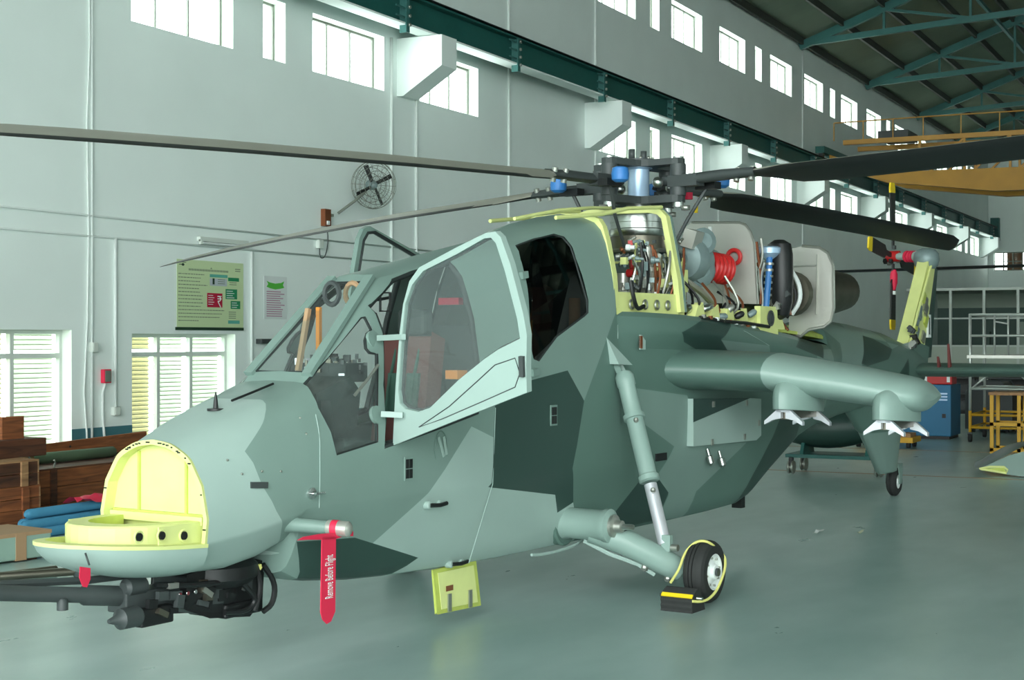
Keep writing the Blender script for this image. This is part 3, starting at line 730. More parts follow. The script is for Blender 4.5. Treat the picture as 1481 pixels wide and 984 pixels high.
# ---- side fittings
for (x,y) in ((590,678),(800,601)):
    p = hit(x,y,.004); V = MB().box((p.x-.045,p.y-.006,p.z-.075),(p.x+.045,p.y+.004,p.z+.075)).obj('vent_frame','paint_grey',HEL)
    for i in (0,1):
        for j in (0,1): MB().box((p.x-.036+.038*i,p.y-.009,p.z-.062+.064*j),(p.x-.004+.038*i,p.y-.005,p.z-.004+.064*j)).obj('vent_hole','black',V)
for (x,y) in ((616,731),(648,816)):
    p = hit(x,y,.0); H = MB().lathe(p,(0,-1,0),[(.028,-.01),(.026,.03),(.02,.036)],12).obj('handle_boss','paint_light',HEL); MB().lathe(p+Vector((.13,0,0)),(0,-1,0),[(.02,-.01),(.02,.03)],12).obj('handle_stub','paint_light',H)
    MB().tube([p+Vector((.0,-.035,0)),p+Vector((.09,-.05,-.005)),p+Vector((.17,-.045,0))],.014,8).obj('grip','black',H)
p = hit(637,650,.003)
MB().tube([p+Vector((.07*math.cos(a*math.pi/10),0,.12*math.sin(a*math.pi/10))) for a in range(20)],.003,5,closed=True).obj('step_recess','paint_mid',HEL)
MB().bar(p+Vector((-.03,-.004,.08)),p+Vector((.03,-.004,-.05)),.006,.02).bar(p+Vector((.03,-.004,.08)),p+Vector((.06,-.004,-.04)),.006,.02).obj('step_tread','paint_light',HEL)
for L in ([(716,590),(712,700),(678,815)],[(456,600),(460,620),(462,640),(462,670),(462,700),(461,735)],[(990,447),(1078,480),(1112,500)],[(893,470),(893,490)]):
    MB().tube([hit(*q,.004) for q in L],.003,5).obj('panel_seam','paint_light',HEL)
p = hit(928,495,.004); MB().box((p.x-.04,p.y-.006,p.z-.06),(p.x+.05,p.y+.006,p.z+.06)).obj('step_pad','paint_light',HEL); MB().box((p.x-.04,p.y-.009,p.z-.05),(p.x-.005,p.y+.006,p.z+.05)).obj('step_mark','copper',HEL)
p = hit(955,661,.004); MB().box((p.x-.09,p.y-.012,p.z-.03),(p.x+.09,p.y+.004,p.z+.03)).obj('vent_slot','black',HEL)
# flat box panel on the side below the wing
bp_ = [(1003,577),(1085,576),(1101,577),(1101,630),(1094,637),(1003,646)]
Q = [hit(x,y,.05) for x,y in bp_]; yy = min(q.y for q in Q); Q = [hy(x,y,yy) for x,y in bp_]
PB = MB().prism(Q,(0,.1,0)).obj('equipment_panel','paint_light',HEL)
T3 = [hy(x,y,yy-.003) for x,y in ((1003,577),(1085,576),(1003,611))]; MB().prism(T3,(0,.002,0)).obj('camouflage_patch','paint_dark',PB)
for q in ((1032,585),(1080,583),(1030,640),(1077,632),(1098,612)):
    p = hy(*q,yy-.004); MB().box((p.x-.02,p.y-.006,p.z-.025),(p.x+.02,p.y,p.z+.025)).obj('fastener','alu',PB)
for q in ((1020,657),(1037,660)):
    p = hit(*q,.02); MB().lathe(p+Vector((0,0,.05)),(0,-.3,-1),[(.014,0),(.014,.06),(.03,.07),(.03,.13),(.012,.15)],10).obj('ground_socket','steel',HEL)
# open hatch under the belly
hp_ = [hy(*q,-.32) for q in ((628,826),(688,812),(695,875),(633,888))]
HT = MB().prism(hp_,(.0,.02,0)).obj('belly_hatch','zinc_dark',HEL,bev=.006)
MB().prism([hp_[0].lerp(hp_[2],t)+Vector((0,-.008,0)) for t in (.06,)]+[p+Vector((0,-.008,0)) for p in (hp_[1].lerp(hp_[3],.08),hp_[2].lerp(hp_[0],.08),hp_[3].lerp(hp_[1],.08))],(0,.005,0)).obj('hatch_skin','zinc',HT)
for q in ((650,872),(680,866)):
    p = hy(*q,-.335); MB().box((p.x-.02,p.y-.006,p.z-.06),(p.x+.02,p.y+.002,p.z+.06)).obj('hatch_latch','alu',HT)
p = hy(650,851,-.333); MB().box((p.x-.04,p.y-.004,p.z-.018),(p.x+.04,p.y,p.z+.018)).obj('hatch_placard','brown',HT)
# brake line along the belly edge
MB().tube([hit(769,803,.01)]+[hy(*q,-.5) for q in ((780,803),(805,798),(830,790),(842,781))],.012,6,smooth_path=1).obj('brake_line','paint_light',HEL)
# ---- stub wings (thick rounded section, slight anhedral)
def wing_row(x0, y, zc, ch, th, n=26):
    r = []
    for i in range(n):
        a = 2*math.pi*i/n; t = (1-math.cos(a))/2             # 0 = leading edge
        yt = th/2*(1.5*math.sqrt(max(t,0))*(1-t)**.75+.16*(1-t)*t)*1.45
        r.append((x0+ch*t, y, zc+(yt if a < math.pi else -yt)))
    return r
WP = [(-.70,.44,1.70,1.45,.36),(-.64,.56,1.70,1.34,.35),(-.50,.75,1.695,1.18,.34),(-.28,1.27,1.675,1.06,.335),(-.05,1.9,1.575,.98,.315),(.05,2.2,1.52,.93,.30),(.09,2.31,1.50,.88,.29),(.13,2.38,1.488,.79,.25),(.20,2.42,1.483,.63,.17),(.31,2.435,1.48,.36,.06)]
def wing(s):
    def rows(P): return [wing_row(x, s*y, z, c, t) for x,y,z,c,t in P]
    wr = MB().grid(rows(WP[:4]),0,True,closed=True).obj('stub_wing','paint_mid',HEL)
    ow = MB().grid(rows(WP[3:]),0,True,closed=True); ow.add(rows(WP[-1:])[0],[list(range(26))]); ow.obj('outer_wing','paint_wing',wr)
    return wr
for s in (-1,1):
    WG = wing(s)
    for (y,x,z0) in ((1.44,-.27,1.575),(2.20,-.04,1.50)):
        pr = []
        for zz,k in ((z0+.075,.15),(z0+.068,.40),(z0+.045,.68),(z0+.005,.88),(z0-.05,.98),(z0-.10,1.0),(z0-.185,1.0),(z0-.19,.97)):
            pr.append([(x+.37+(.40*k)*math.cos(2*math.pi*i/24)*(1 if math.cos(2*math.pi*i/24) < 0 else 1.15), s*y+.145*k*math.sin(2*math.pi*i/24), zz-.05*(math.cos(2*math.pi*i/24)*.5+.5 if zz < z0-.15 else 0)) for i in range(24)])
        pb = MB().grid(pr,0,True,closed=True); pb.add(pr[-1],[list(range(24))]); pb.add(pr[0],[list(range(24))])
        PY = pb.obj('pylon','paint_wing',HEL,sharp=30)
        z0 += .095
        MB().box((x+.12,s*y-.05,z0-.37),(x+.66,s*y+.05,z0-.28)).obj('ejector_rack','burnt',PY)
        for xx in (x+.06,x+.66):
            zz = z0-(.0 if xx < x+.3 else .03)
            for t in (-1,1):
                MB().prism([(xx,s*y+t*.02,zz-.28),(xx,s*y+t*.055,zz-.29),(xx,s*y+t*.165,zz-.385),(xx,s*y+t*.165,zz-.415),(xx,s*y+t*.09,zz-.375),(xx,s*y+t*.02,zz-.36)],(.05,0,0)).obj('sway_brace','bright_metal',PY)
            MB().box((xx,s*y-.06,zz-.31),(xx+.05,s*y+.06,zz-.27)).obj('brace_bridge','bright_metal',PY)
for q in ((1142,520,-1.3),(1138,572,-1.32)):
    p = hy(*q); MB().lathe(p-Vector((0,0,.06)),(0,0,1),[(.05,0),(.05,.05),(.03,.08)],12).obj('navigation_light','red_bright',HEL)
# ---- main landing gear
def gear(s):
    w = Vector((-1.55,s*1.38,.232))
    AR = MB().lathe((-1.98,s*.40,.575),(0,s,0),[(.13,0),(.125,.05),(.115,.08),(.115,.36),(.125,.38),(.125,.42),(.08,.44)],20).obj('gear_pivot','paint_wing',HEL)
    MB().lathe((-1.98,s*.83,.575),(0,s,0),[(.085,0),(.085,.03),(.05,.04),(.045,.09),(.02,.1)],16).obj('pivot_cap','alu',AR)
    MB().tube([(-2.0,s*.9,.575),(-1.96,s*.97,.575),(-1.93,s*.98,.57)],.022,8).obj('tow_ring','steel',AR)
    MB().tube([(-1.97,s*.66,.54),(-1.88,s*.86,.46),(-1.78,s*1.02,.37),(-1.68,s*1.12,.29),(-1.60,s*1.2,.235)],[.105,.1,.095,.1,.085],14,smooth_path=1).obj('trailing_arm','paint_wing',AR)
    MB().cyl((-1.6,s*1.15,.232),(-1.55,s*1.45,.232),.05,n=12).obj('axle','steel',AR)
    MB().tube([(-1.99,s*.6,.45),(-1.93,s*.78,.36),(-1.8,s*.95,.28),(-1.72,s*1.05,.2)],.016,6).obj('brake_hose','paint_light',AR)
    for q in ((-1.78,s*1.0,.255),(-1.66,s*1.13,.17)): MB().ball(q,.03,8).obj('hose_fitting','alu',AR)
    MB().obox((-1.9,s*.895,.53),(.05,.012,.035),Matrix.Rotation(.7,3,'X')).obj('data_plate','black',AR)
    # shock strut
    T = Vector((-1.36,s*.60,1.66)); B = Vector((-1.70,s*1.145,.36))
    K = T.lerp(B,.66)
    ST = MB().lathe(T,(K-T),[(.06,-.03),(.075,0),(.075,.07),(.068,.08),(.068,.32*1.0),(.085,.325),(.085,.36),(.068,.365),(.068,.82),(.08,.83),(.08,.87),(.06,.88)],18).obj('shock_strut','paint_wing',HEL)
    MB().cyl(T.lerp(B,.62),T.lerp(B,.95),.05,n=18).obj('strut_piston','bright_metal',ST)
    for t in (.25,.645): 
        c = T.lerp(B,t)
        for y in (-.095,.095): MB().ball(c+Vector((.02,y*.5,0))+Vector((y*.9,0,0)),.022,8).obj('strut_bolt','alu',ST)
    MB().prism([B+Vector((-.03,-.035,.02)),B+Vector((.03,-.035,.02)),B+Vector((.02,-.035,.14)),B+Vector((-.02,-.035,.14))],(0,.07,0)).obj('lower_lug','paint_wing',ST)
    MB().cyl(B+Vector((0,-.09,.05)),B+Vector((0,.11,.05)),.025,n=10).obj('lug_pin','alu',ST)
    for d in (-.035,.035): MB().bar(T+Vector((d,0,-.02)),(T.x-.02+d*.4,s*.53,T.z+.14),.018,.05).obj('top_lug','paint_grey',ST)
    if s < 0:
        F = [hit(*q,.0) for q in ((877,488),(882,527),(902,528))]
    else: F = [Vector((-1.45,.54,1.95)),Vector((-1.4,.54,1.76)),Vector((-1.2,.55,1.76))]
    F2 = [F[0],F[1]+Vector((0,s*.08,0)),F[2]+Vector((0,s*.08,0))]
    fb = MB().add(F2+[F[1],F[2]],[(0,1,2),(0,3,1),(0,2,4),(1,3,4,2)]).obj('strut_fairing','paint_light',HEL)
    # wheel
    R = .232
    WH = MB().lathe(w-Vector((0,s*.085,0)),(0,s,0),[(.13,0),(.19,.0),(.215,.012),(.228,.03),(R,.05),(R,.055),(R-.012,.058),(R-.012,.062),(R,.065),(R,.083),(R-.012,.086),(R-.012,.09),(R,.093),(R,.115),(.228,.135),(.215,.155),(.19,.168),(.135,.17)],40,cap=False).obj('tyre','rubber',HEL,sharp=25)
    MB().lathe(w-Vector((0,s*.06,0)),(0,s,0),[(.02,0),(.135,.0),(.135,.14),(.125,.14),(.115,.125),(.085,.115),(.06,.13),(.055,.15),(.05,.155),(.0,.155)],32).obj('wheel_hub','white',WH,sharp=30)
    MB().lathe(w+Vector((0,s*.095,0)),(0,s,0),[(.03,0),(.03,.02),(.018,.02),(.0,.02)],16).obj('hub_cap','dark_grey',WH)
    for i in range(8):
        a = i*math.pi/4+.2; MB().cyl(w+Vector((.105*math.cos(a),s*.06,.105*math.sin(a))),w+Vector((.105*math.cos(a),s*.075,.105*math.sin(a))),.009,n=6).obj('wheel_bolt','alu',WH)
for s in (-1,1): gear(s)
MB().lathe((-1.98,-.43,.575),(0,-1,0),[(.17,-.1),(.175,.0),(.16,.012),(.12,.004)],24).obj('pivot_recess','paint_mid',HEL)
# ---- tail wheel and its ventral fairing
tw = Vector((6.78,0,.178))
vf = []
for z,x0,x1,w in ((1.36,4.6,7.15,.17),(1.1,5.15,7.05,.16),(.88,5.50,6.95,.15),(.84,5.62,6.92,.145),(.55,5.98,6.82,.12),(.33,6.22,6.74,.10),(.31,6.26,6.7,.06)):
    vf.append([(x0+(x1-x0)*(1-math.cos(2*math.pi*i/20))/2, w*math.sin(2*math.pi*i/20), z) for i in range(20)])
vb = MB().grid(vf,0,True,closed=True); vb.add(vf[-1],[list(range(20))]); VF = vb.obj('ventral_fairing','paint_mid',HEL,sharp=50)
vl = [[(p[0]+.005*(1 if p[0]>6.3 else -1), p[1]*1.03, p[2]-.002) for p in r] for r in vf[3:]]
MB().grid(vl,0,True,closed=True).obj('strut_fairing_lower','paint_grey',VF)
MB().tube([(6.78,-.02,.62),(6.80,-.02,.44),(6.80,-.02,.36)],.018,8).obj('tail_strut','paint_grey',VF)
for y in (-.085,.085): MB().prism([(6.70,y,.38),(6.86,y,.40),(6.86,y,.30),(6.82,y,.15),(6.74,y,.15),(6.74,y,.28)],(0,.015,0)).obj('wheel_fork','paint_grey',VF)
MB().box((6.68,-.085,.38),(6.86,.10,.405)).obj('fork_crown','paint_grey',VF)
TW = MB().lathe(tw-Vector((0,.06,0)),(0,1,0),[(.09,0),(.14,0),(.165,.02),(.178,.035),(.178,.05),(.168,.053),(.168,.067),(.178,.07),(.178,.085),(.165,.1),(.14,.12),(.09,.12)],32,cap=False).obj('tail_tyre','rubber',HEL,sharp=25)
MB().lathe(tw-Vector((0,.062,0)),(0,1,0),[(0,0),(.035,0),(.04,.01),(.09,.01),(.095,.06),(.09,.114),(.04,.114),(.035,.124),(0,.124)],24).obj('tail_hub','white',TW)
# ---- tail: stabiliser, fin frame, gearbox, tail rotor
ts = []
for y,c,x0 in ((-2.1,.62,7.22),(-1.95,.70,7.17),(-1.0,.78,7.1),(0,.84,7.05),(1.0,.78,7.1),(1.95,.70,7.17),(2.1,.62,7.22)):
    ts.append([(x0+c*(1-math.cos(2*math.pi*i/16))/2, y, 1.565+.07*c*math.sin(2*math.pi*i/16)*(1.5-.5*math.cos(2*math.pi*i/16))) for i in range(16)])
tb = MB().grid(ts,0,True,closed=True); tb.add(ts[0],[list(range(16))]); tb.add(ts[-1],[list(range(16))]); SB = tb.obj('horizontal_stabiliser','paint_mid',HEL)
for q,h in (((1357,523,7.2),.14),((1372,523,7.2),.30)):
    p = hx(*q); MB().prism([(p.x-.04,p.y-.03,1.60),(p.x+.04,p.y-.03,1.60),(p.x+.0,p.y-.01,1.6+h)],(0,.03,0)).obj('static_wick_cover','red_dark',SB)
tf = MB()
F0 = [(7.05,1.86),(7.75,1.84),(8.22,2.95),(7.92,2.98)]
tf.prism([(x,-.075,z) for x,z in F0],(0,.15,0)); FIN = tf.obj('fin_spar','zinc',HEL)
MB().prism([(7.78,-.05,1.7),(8.15,-.04,1.72),(8.46,-.03,2.9),(8.24,-.05,2.93)],(0,.09,0)).obj('fin_trailing_fairing','paint_dark',HEL)
MB().prism([(6.6,-.10,1.86),(7.2,-.11,1.60),(7.75,-.11,1.60),(7.85,-.1,1.84),(7.3,-.1,1.92)],(0,.22,0)).obj('fin_root','paint_mid',HEL,bev=.02)
rr = random.Random(11)
for i in range(12):
    t = .08+.85*rr.random(); u = rr.random()*.6+.2; x = (7.05+.87*t)*(1-u)+(7.75+.47*t)*u; z = 1.86+1.1*t
    MB().obox((x,-.085,z),(.05+.06*rr.random(),.03,.06+.12*rr.random()),Matrix.Rotation(rr.random()*.8,3,'Y')).obj('fin_bracket',('alu','zinc_dark','cast')[i%3],FIN)
MB().tube([(7.12,-.09,1.9),(7.4,-.1,2.3),(7.75,-.1,2.7),(8.0,-.09,2.95)],.018,6).obj('drive_line','zinc',FIN)
for i in range(8):
    MB().obox((7.05+.18*rr.random(),-.1-.06*rr.random(),1.85+.25*rr.random()),(.07,.05,.08),Matrix.Rotation(rr.random()*3,3,'X')).obj('fin_fitting',('dark_grey','alu','black')[i%3],FIN)
MB().box((7.84,-.098,1.98),(7.96,-.055,2.28)).obj('fin_label','white',HEL); MB().box((7.87,-.101,2.02),(7.91,-.056,2.24)).obj('fin_label_bar','dark_grey',HEL)
GB = Vector((8.07,0,3.05))
gb = MB().lathe(GB+Vector((0,0,-.16)),(0,0,1),[(.11,0),(.15,.04),(.17,.12),(.16,.2),(.12,.25),(.06,.27)],18).obj('tail_gearbox','cast',HEL)
TH_ = hy(1293,371,.52)
MB().lathe(GB,(TH_-GB),[(.07,.1),(.07,.2),(.05,.21),(.05,.5)],14).obj('rotor_shaft','paint_light',gb)
for i,t in enumerate((.28,.36,.47)):
    c = GB.lerp(TH_,t+.08); MB().cyl(c,c+(TH_-GB).normalized()*.035,.078,n=14).obj('shaft_band','red',gb)
TRH = MB().cyl(TH_-Vector((0,.08,0)),TH_+Vector((0,.1,0)),.075,n=14).obj('tail_rotor_hub','red_bright',HEL)
for i in range(9):
    MB().obox(TH_+Vector((.2*rr.random()-.1,.2*rr.random()-.1,.26*rr.random()-.13)),(.05,.04,.06),Matrix.Rotation(rr.random()*3,3,'Y')).obj('hub_fitting',('alu','black','dark_grey')[i%3],TRH)
for i,a in enumerate((93,172,268,352)):
    a = math.radians(a); d = Vector((math.cos(a),0,math.sin(a))); n2 = Vector((-d.z,0,d.x)); o = TH_
    pts = [(.10,.03),(.30,.035),(.36,.09),(.92,.095),(.99,.07)]
    bl = MB().prism([o+d*r+n2*w for r,w in pts]+[o+d*r-n2*w for r,w in reversed(pts)],(0,.02,0)).obj('tail_rotor_blade','blade',TRH)
    tp = [(.86,.0952),(.92,.0955),(.995,.072)]
    MB().prism([o+d*r+n2*w+Vector((0,-.002,0)) for r,w in tp]+[o+d*r-n2*w+Vector((0,-.002,0)) for r,w in reversed(tp)],(0,.024,0)).obj('blade_tip_band','yellow',bl)
    if i == 2: MB().lathe(o+d*.18,d,[(.03,0),(.05,.06),(.05,.18),(.025,.28)],10).obj('blade_cuff_cover','red',TRH); MB().cyl(o+d*.47,o+d*.52,.035,n=10).obj('blade_ring','white',TRH)
# ---- main rotor
HB = Vector((0,0,3.315)); RR = 6.65; OFFA = math.radians(8.5)
DIRS = {'D':OFFA,'C':OFFA+math.pi/2,'A':OFFA+math.pi,'B':OFFA+1.5*math.pi}
def bdir(k): a = DIRS[k]; return Vector((math.cos(a),-math.sin(a),0))
def depth(p): w = MH@p; return w.x*CPH+w.y*SPH
def px_of(p): w = MH@p-EYEV; return 740.5+FPX*(w.x*SPH-w.y*CPH)/(w.x*CPH+w.y*SPH)
def tip_z(k, px, py):
    d = bdir(k); lo, hi = .2, RR*1.0
    f = lambda r: px_of(HB+d*r)-px
    if k in 'DB': r = RR
    else:
        s0 = f(.5)
        while hi-lo > 1e-3:
            m = (lo+hi)/2
            if (f(m) > 0) == (s0 > 0): lo = m
            else: hi = m
        r = lo
    z = EYE+(492-py)/FPX*depth(HB+d*r)
    return HB.z+(z-HB.z)/((r/RR)**1.7)
TIPZ = {'D':tip_z('D',1400,352),'B':tip_z('B',258,378),'A':tip_z('A',0,184),'C':tip_z('C',1481,206)}
def blade(k):
    d = bdir(k); v = Vector((d.y,-d.x,0)); pit = math.radians(16.5)
    lead = v*math.cos(pit)+Vector((0,0,math.sin(pit)))
    nrm = d.cross(lead).normalized(); nrm = nrm if nrm.z > 0 else -nrm
    def spine(r): return HB+d*r+Vector((0,0,(TIPZ[k]-HB.z)*(r/RR)**1.7))
    def row(r, le, te, th, n=14):
        o = spine(r); out = []
        for i in range(n):
            a = 2*math.pi*i/n; t = (1-math.cos(a))/2; y = th*math.sin(a)*(1.35-.85*t)
            out.append(o+lead*(le-(le+te)*t)+nrm*y)
        return out
    S = [(1.18,.055,.05,.03),(1.3,.075,.12,.03),(1.5,.11,.27,.026),(1.75,.115,.30,.024),(3,.115,.30,.024),(4.5,.115,.30,.023),(5.6,.115,.30,.021),(6.05,.10,.30,.018),(6.35,.03,.29,.014),(6.55,-.10,.28,.009),(6.66,-.22,.27,.004)]
    rows = [row(*q) for q in S]
    b = MB().grid(rows,0,True,closed=True); b.add(rows[0],[list(range(14))]); b.add(rows[-1],[list(range(14))])
    B = b.obj('rotor_blade',['blade','blade_grey'],HEL,sharp=50)
    for p_ in B.data.polygons:
        q_ = Vector(p_.center); r_ = (q_-HB).dot(d)
        if p_.normal.dot(nrm) > .1 and (q_-spine(r_)).dot(lead) > -.24: p_.material_index = 1
    cu = MB().grid([row(q,.06+.02*(q>.8),.06,.045-.01*(q>.9)) for q in (.28,.6,.9,1.22)],0,True,closed=True); cu.obj('blade_cuff','dark_grey',B)
    for r_ in (1.02,1.16): MB().cyl(spine(r_)-nrm*.06,spine(r_)+nrm*.06,.025,n=10).obj('blade_bolt','alu',B)
    if k == 'D': MB().grid([row(q,.075,.075,.042) for q in (1.0,1.03)],0,True,closed=True).obj('blade_stripe','yellow',B)
    return spine
for k in 'ABCD': blade(k)
def star(z, th, R, m, nm):
    P = []
    for j in range(4):
        a0 = OFFA+math.pi/4*0+j*math.pi/2
        for (r,da) in ((.16,-.78),(.20,-.5),(R-.06,-.17),(R-.01,-.12),(R,0),(R-.01,.12),(R-.06,.17),(.20,.5)):
            P.append((r*math.cos(a0+da),-r*math.sin(a0+da),z))
    return MB().prism(P,(0,0,th)).obj(nm,m,HEL)
HUBU = star(3.455,.055,.47,'dark_grey','hub_plate'); HUBL = star(3.13,.065,.47,'dark_grey','hub_plate')
MB().lathe((0,0,3.12),(0,0,1),[(.10,0),(.10,.09),(.095,.10),(.095,.32),(.12,.33),(.12,.40),(.06,.42)],24).obj('hub_barrel','pale_blue',HUBL)
MB().lathe((0,0,3.515),(0,0,1),[(.15,-.005),(.15,.012),(.05,.016)],20).obj('hub_cap','dark_grey',HUBU)
for i in range(10):
    a = i*.628; MB().cyl((.125*math.cos(a),.125*math.sin(a),3.52),(.125*math.cos(a),.125*math.sin(a),3.545),.014,n=6).obj('hub_bolt','alu',HUBU)
for x,y,h in ((-.12,.0,.08),(.0,-.05,.07),(-.02,.06,.09)): MB().cyl((x,y,3.52),(x,y,3.53+h),.028,n=8).obj('hub_lug','dark_grey',HUBU)
for j in range(4):
    a = OFFA+j*math.pi/2; d = Vector((math.cos(a),-math.sin(a),0)); n2 = Vector((-d.y,d.x,0))
    c = d*.42
    for z0,z1,r,m in ((3.19,3.26,.07,'dark_grey'),(3.36,3.46,.07,'dark_grey'),(3.505,3.525,.045,'steel'),(3.09,3.135,.05,'steel')):
        MB().cyl((c.x,c.y,z0),(c.x,c.y,z1),r,n=14).obj('damper',m,HUBU)
    e = Matrix.Rotation(j*math.pi/2,3,'Z')@(hy(897,261,-.20)); MB().lathe((e.x,e.y,3.26),(0,0,1),[(.04,0),(.07,.02),(.075,.07),(.065,.12),(.04,.13)],14).obj('elastomer_cap','blue',HUBU)
    e = d*.30-n2*.13; MB().ball((e.x,e.y,3.30),.05,10).obj('bearing','steel',HUBU)
    e = d*.5; MB().obox((e.x,e.y,3.31),(.3,.12,.1),Matrix.Rotation(-a,3,'Z')).obj('blade_root','dark_grey',HUBU)
    f = d*.62+n2*.16; MB().tube([(f.x,f.y,3.27),(f.x*.75,f.y*.75+.02,3.0),(f.x*.5,f.y*.5,2.75)],.016,6).obj('pitch_link','dark_grey',HUBL)
    MB().obox((f.x,f.y,3.27),(.2,.1,.06),Matrix.Rotation(-a,3,'Z')).obj('pitch_horn','black',HUBL)
    g2 = d*.50; MB().cyl((g2.x,g2.y,3.10),(g2.x,g2.y,3.06),.04,n=8).obj('hub_nut','alu',HUBL)
MB().cyl((.32,-.33,3.19),(.32,-.33,3.25),.035,n=10).obj('red_plug','red',HUBL); MB().box((.33,-.40,3.07),(.36,-.38,3.15)).obj('yellow_tag','yellow',HUBL)
# ---- mast bay: frames, gearbox, clutter
def hoop(x, pts, r):
    P = [(x,y,z) for y,z in pts]; return P
def strip(P, w, t, m, nm, par):
    # flat band following a path, w wide along x, t thick
    b = MB(); n_ = len(P)
    A = [Vector(p) for p in P]
    rows = []
    for i,p in enumerate(A):
        d = (A[min(i+1,n_-1)]-A[max(i-1,0)]).normalized(); o = d.cross(Vector((1,0,0))).normalized()
        rows.append([p+Vector((-w/2,0,0)), p+Vector((w/2,0,0)), p+Vector((w/2,0,0))+o*t, p+Vector((-w/2,0,0))+o*t])
    b.grid(rows,0,False,closed=True); b.add(rows[0],[(0,1,2,3)]); b.add(rows[-1],[(0,1,2,3)])
    return b.obj(nm,m,par)
fp = [(-.50,2.20),(-.485,2.45),(-.43,2.72),(-.39,2.85),(-.35,2.91),(-.25,2.95),(0,2.965),(.25,2.95),(.35,2.91),(.39,2.85),(.485,2.45),(.50,2.20)]
MBF = strip([(-1.30,y,z) for y,z in fp],.07,.05,'zinc','mast_bay_frame',HEL)
rp = [(-.60,2.18),(-.57,2.45),(-.50,2.80),(-.46,2.99),(-.40,3.05),(-.3,3.075),(0,3.08),(.3,3.075),(.40,3.05),(.46,2.99),(.57,2.45),(.60,2.18)]
MBR = strip([(-.34,y,z) for y,z in rp],.07,.05,'zinc','mast_bay_frame',HEL)
strip([(-.285,y*1.005,z+.004) for y,z in rp],.04,.055,'paint_grey','frame_skin',MBR)
for s in (-1,1):
    MB().tube([(-1.9,s*.30,2.88),(-1.3,s*.36,2.945),(-.9,s*.38,3.02),(-.34,s*.40,3.07)],.016,8).obj('cowl_rail','zinc',MBF)
MB().tube([(-2.2,-.12,2.86),(-1.6,-.14,2.965),(-1.0,-.1,3.03),(-.5,0,3.07)],.014,8).obj('cowl_rail','zinc',MBF)
# lower webs and inner deck
MB().prism([(-1.28,-.49,2.14),(-1.28,-.48,2.33),(-.36,-.55,2.33),(-.36,-.57,2.14)],(0,.02,0)).obj('bay_web','zinc',HEL)
_dk = [(-1.3,.44),(-1.0,.56),(-.5,.61),(1.2,.61),(2.0,.56),(2.9,.46),(3.45,.36)]
DK = MB().prism([(x,-y,2.095-.04*max(0,x)) for x,y in _dk]+[(x,y,2.095-.04*max(0,x)) for x,y in reversed(_dk)],(0,0,.03)).obj('engine_deck','zinc_dark',HEL)
MB().box((-1.28,.40,2.13),(-.38,.44,2.9)).obj('bay_far_wall','zinc_dark',DK)
for x in (-1.1,-.9,-.72,-.55): MB().tube([(x+.035*math.cos(a*.628),-.50-.07*(x+1.28)/.92-.012,2.235+.035*math.sin(a*.628)) for a in range(10)],.01,5,closed=True).obj('web_fitting',('black','alu')[int(x*10)%2],DK)
MB().tube([(-1.22,-.58,2.42),(-1.2,-.6,2.25),(-1.1,-.58,2.19),(-1.0,-.58,2.22)],.018,6,smooth_path=2).obj('drain_hose','black',DK)
MGB = MB().lathe((0,0,2.13),(0,0,1),[(.30,0),(.34,.12),(.30,.25),(.36,.40),(.40,.46),(.40,.52),(.34,.54),(.30,.60)],28).obj('main_gearbox','cast',HEL)
MB().lathe((0,0,2.70),(0,0,1),[(.40,0),(.41,.02),(.40,.03)],32).obj('gearbox_flange','alu',MGB)
MB().lathe((0,0,2.6),(0,0,1),[(.40,0),(.41,.01),(.41,.02)],32).obj('oil_ring','zinc',MGB)
MB().lathe((0,0,2.72),(0,0,1),[(.245,0),(.25,.13)],32).obj('mast_housing','burnt',MGB)
MB().lathe((0,0,2.85),(0,0,1),[(.245,0),(.26,.02),(.26,.06),(.245,.07),(.245,.12),(.25,.125),(.25,.19),(.12,.2),(.11,.28)],36).obj('swashplate','steel',MGB)
MB().lathe((0,0,3.0),(0,0,1),[(.11,0),(.11,.14)],24).obj('mast','steel',MGB)
rr = random.Random(21)
for (x,y,z,r,h,m) in ((-.55,-.36,2.30,.075,.42,'sheet'),(-.38,-.38,2.3,.055,.36,'alu'),(-.75,-.25,2.2,.06,.3,'sheet'),(.08,-.38,2.28,.045,.22,'alu'),(-.22,-.38,2.16,.05,.2,'cast'),(-.30,-.30,2.62,.12,.05,'cast'),(-.52,-.3,2.2,.05,.32,'sheet'),(-.05,-.40,2.5,.06,.12,'cast')):
    MB().lathe((x,y,z),(0,0,1),[(r*.8,0),(r,.02),(r,h*.5),(r*1.15,h*.52),(r*1.15,h*.6),(r*.85,h*.62),(r*.85,h)],16).obj('hydraulic_unit',m,MGB)
for i in range(90):
    x = -1.05+1.1*rr.random(); y = -.27-.2*rr.random(); z = 2.3+.48*rr.random()
    m = ('alu','sheet','cast','black','sheet','copper','red_bright','zinc','white','dark_grey','alu','cast')[rr.randrange(12)]
    s_ = .02+.035*rr.random()
    if i%2: MB().obox((x,y,z),(s_*1.4,s_,s_*(1+rr.random())),Matrix.Rotation(rr.random()*3,3,'Z')).obj('gearbox_fitting',m,MGB)
    else: MB().lathe((x,y,z),(rr.random()-.5,-.6,rr.random()-.5),[(s_*.6,0),(s_*.6,.03),(s_*.4,.035),(s_*.4,.07)],10).obj('gearbox_fitting',m,MGB)
for i in range(30):
    p = Vector((-1.0+1.0*rr.random(),-.32-.15*rr.random(),2.2+.1*rr.random())); q = p+Vector((.3*rr.random()-.15,-.04*rr.random(),.25+.3*rr.random()))
    MB().tube([p,(p+q)/2+Vector((.1*rr.random()-.05,-.05,.02)),q],.006+.008*rr.random(),6,smooth_path=2).obj('pipe',('alu','black','steel','copper','zinc')[i%5],MGB)
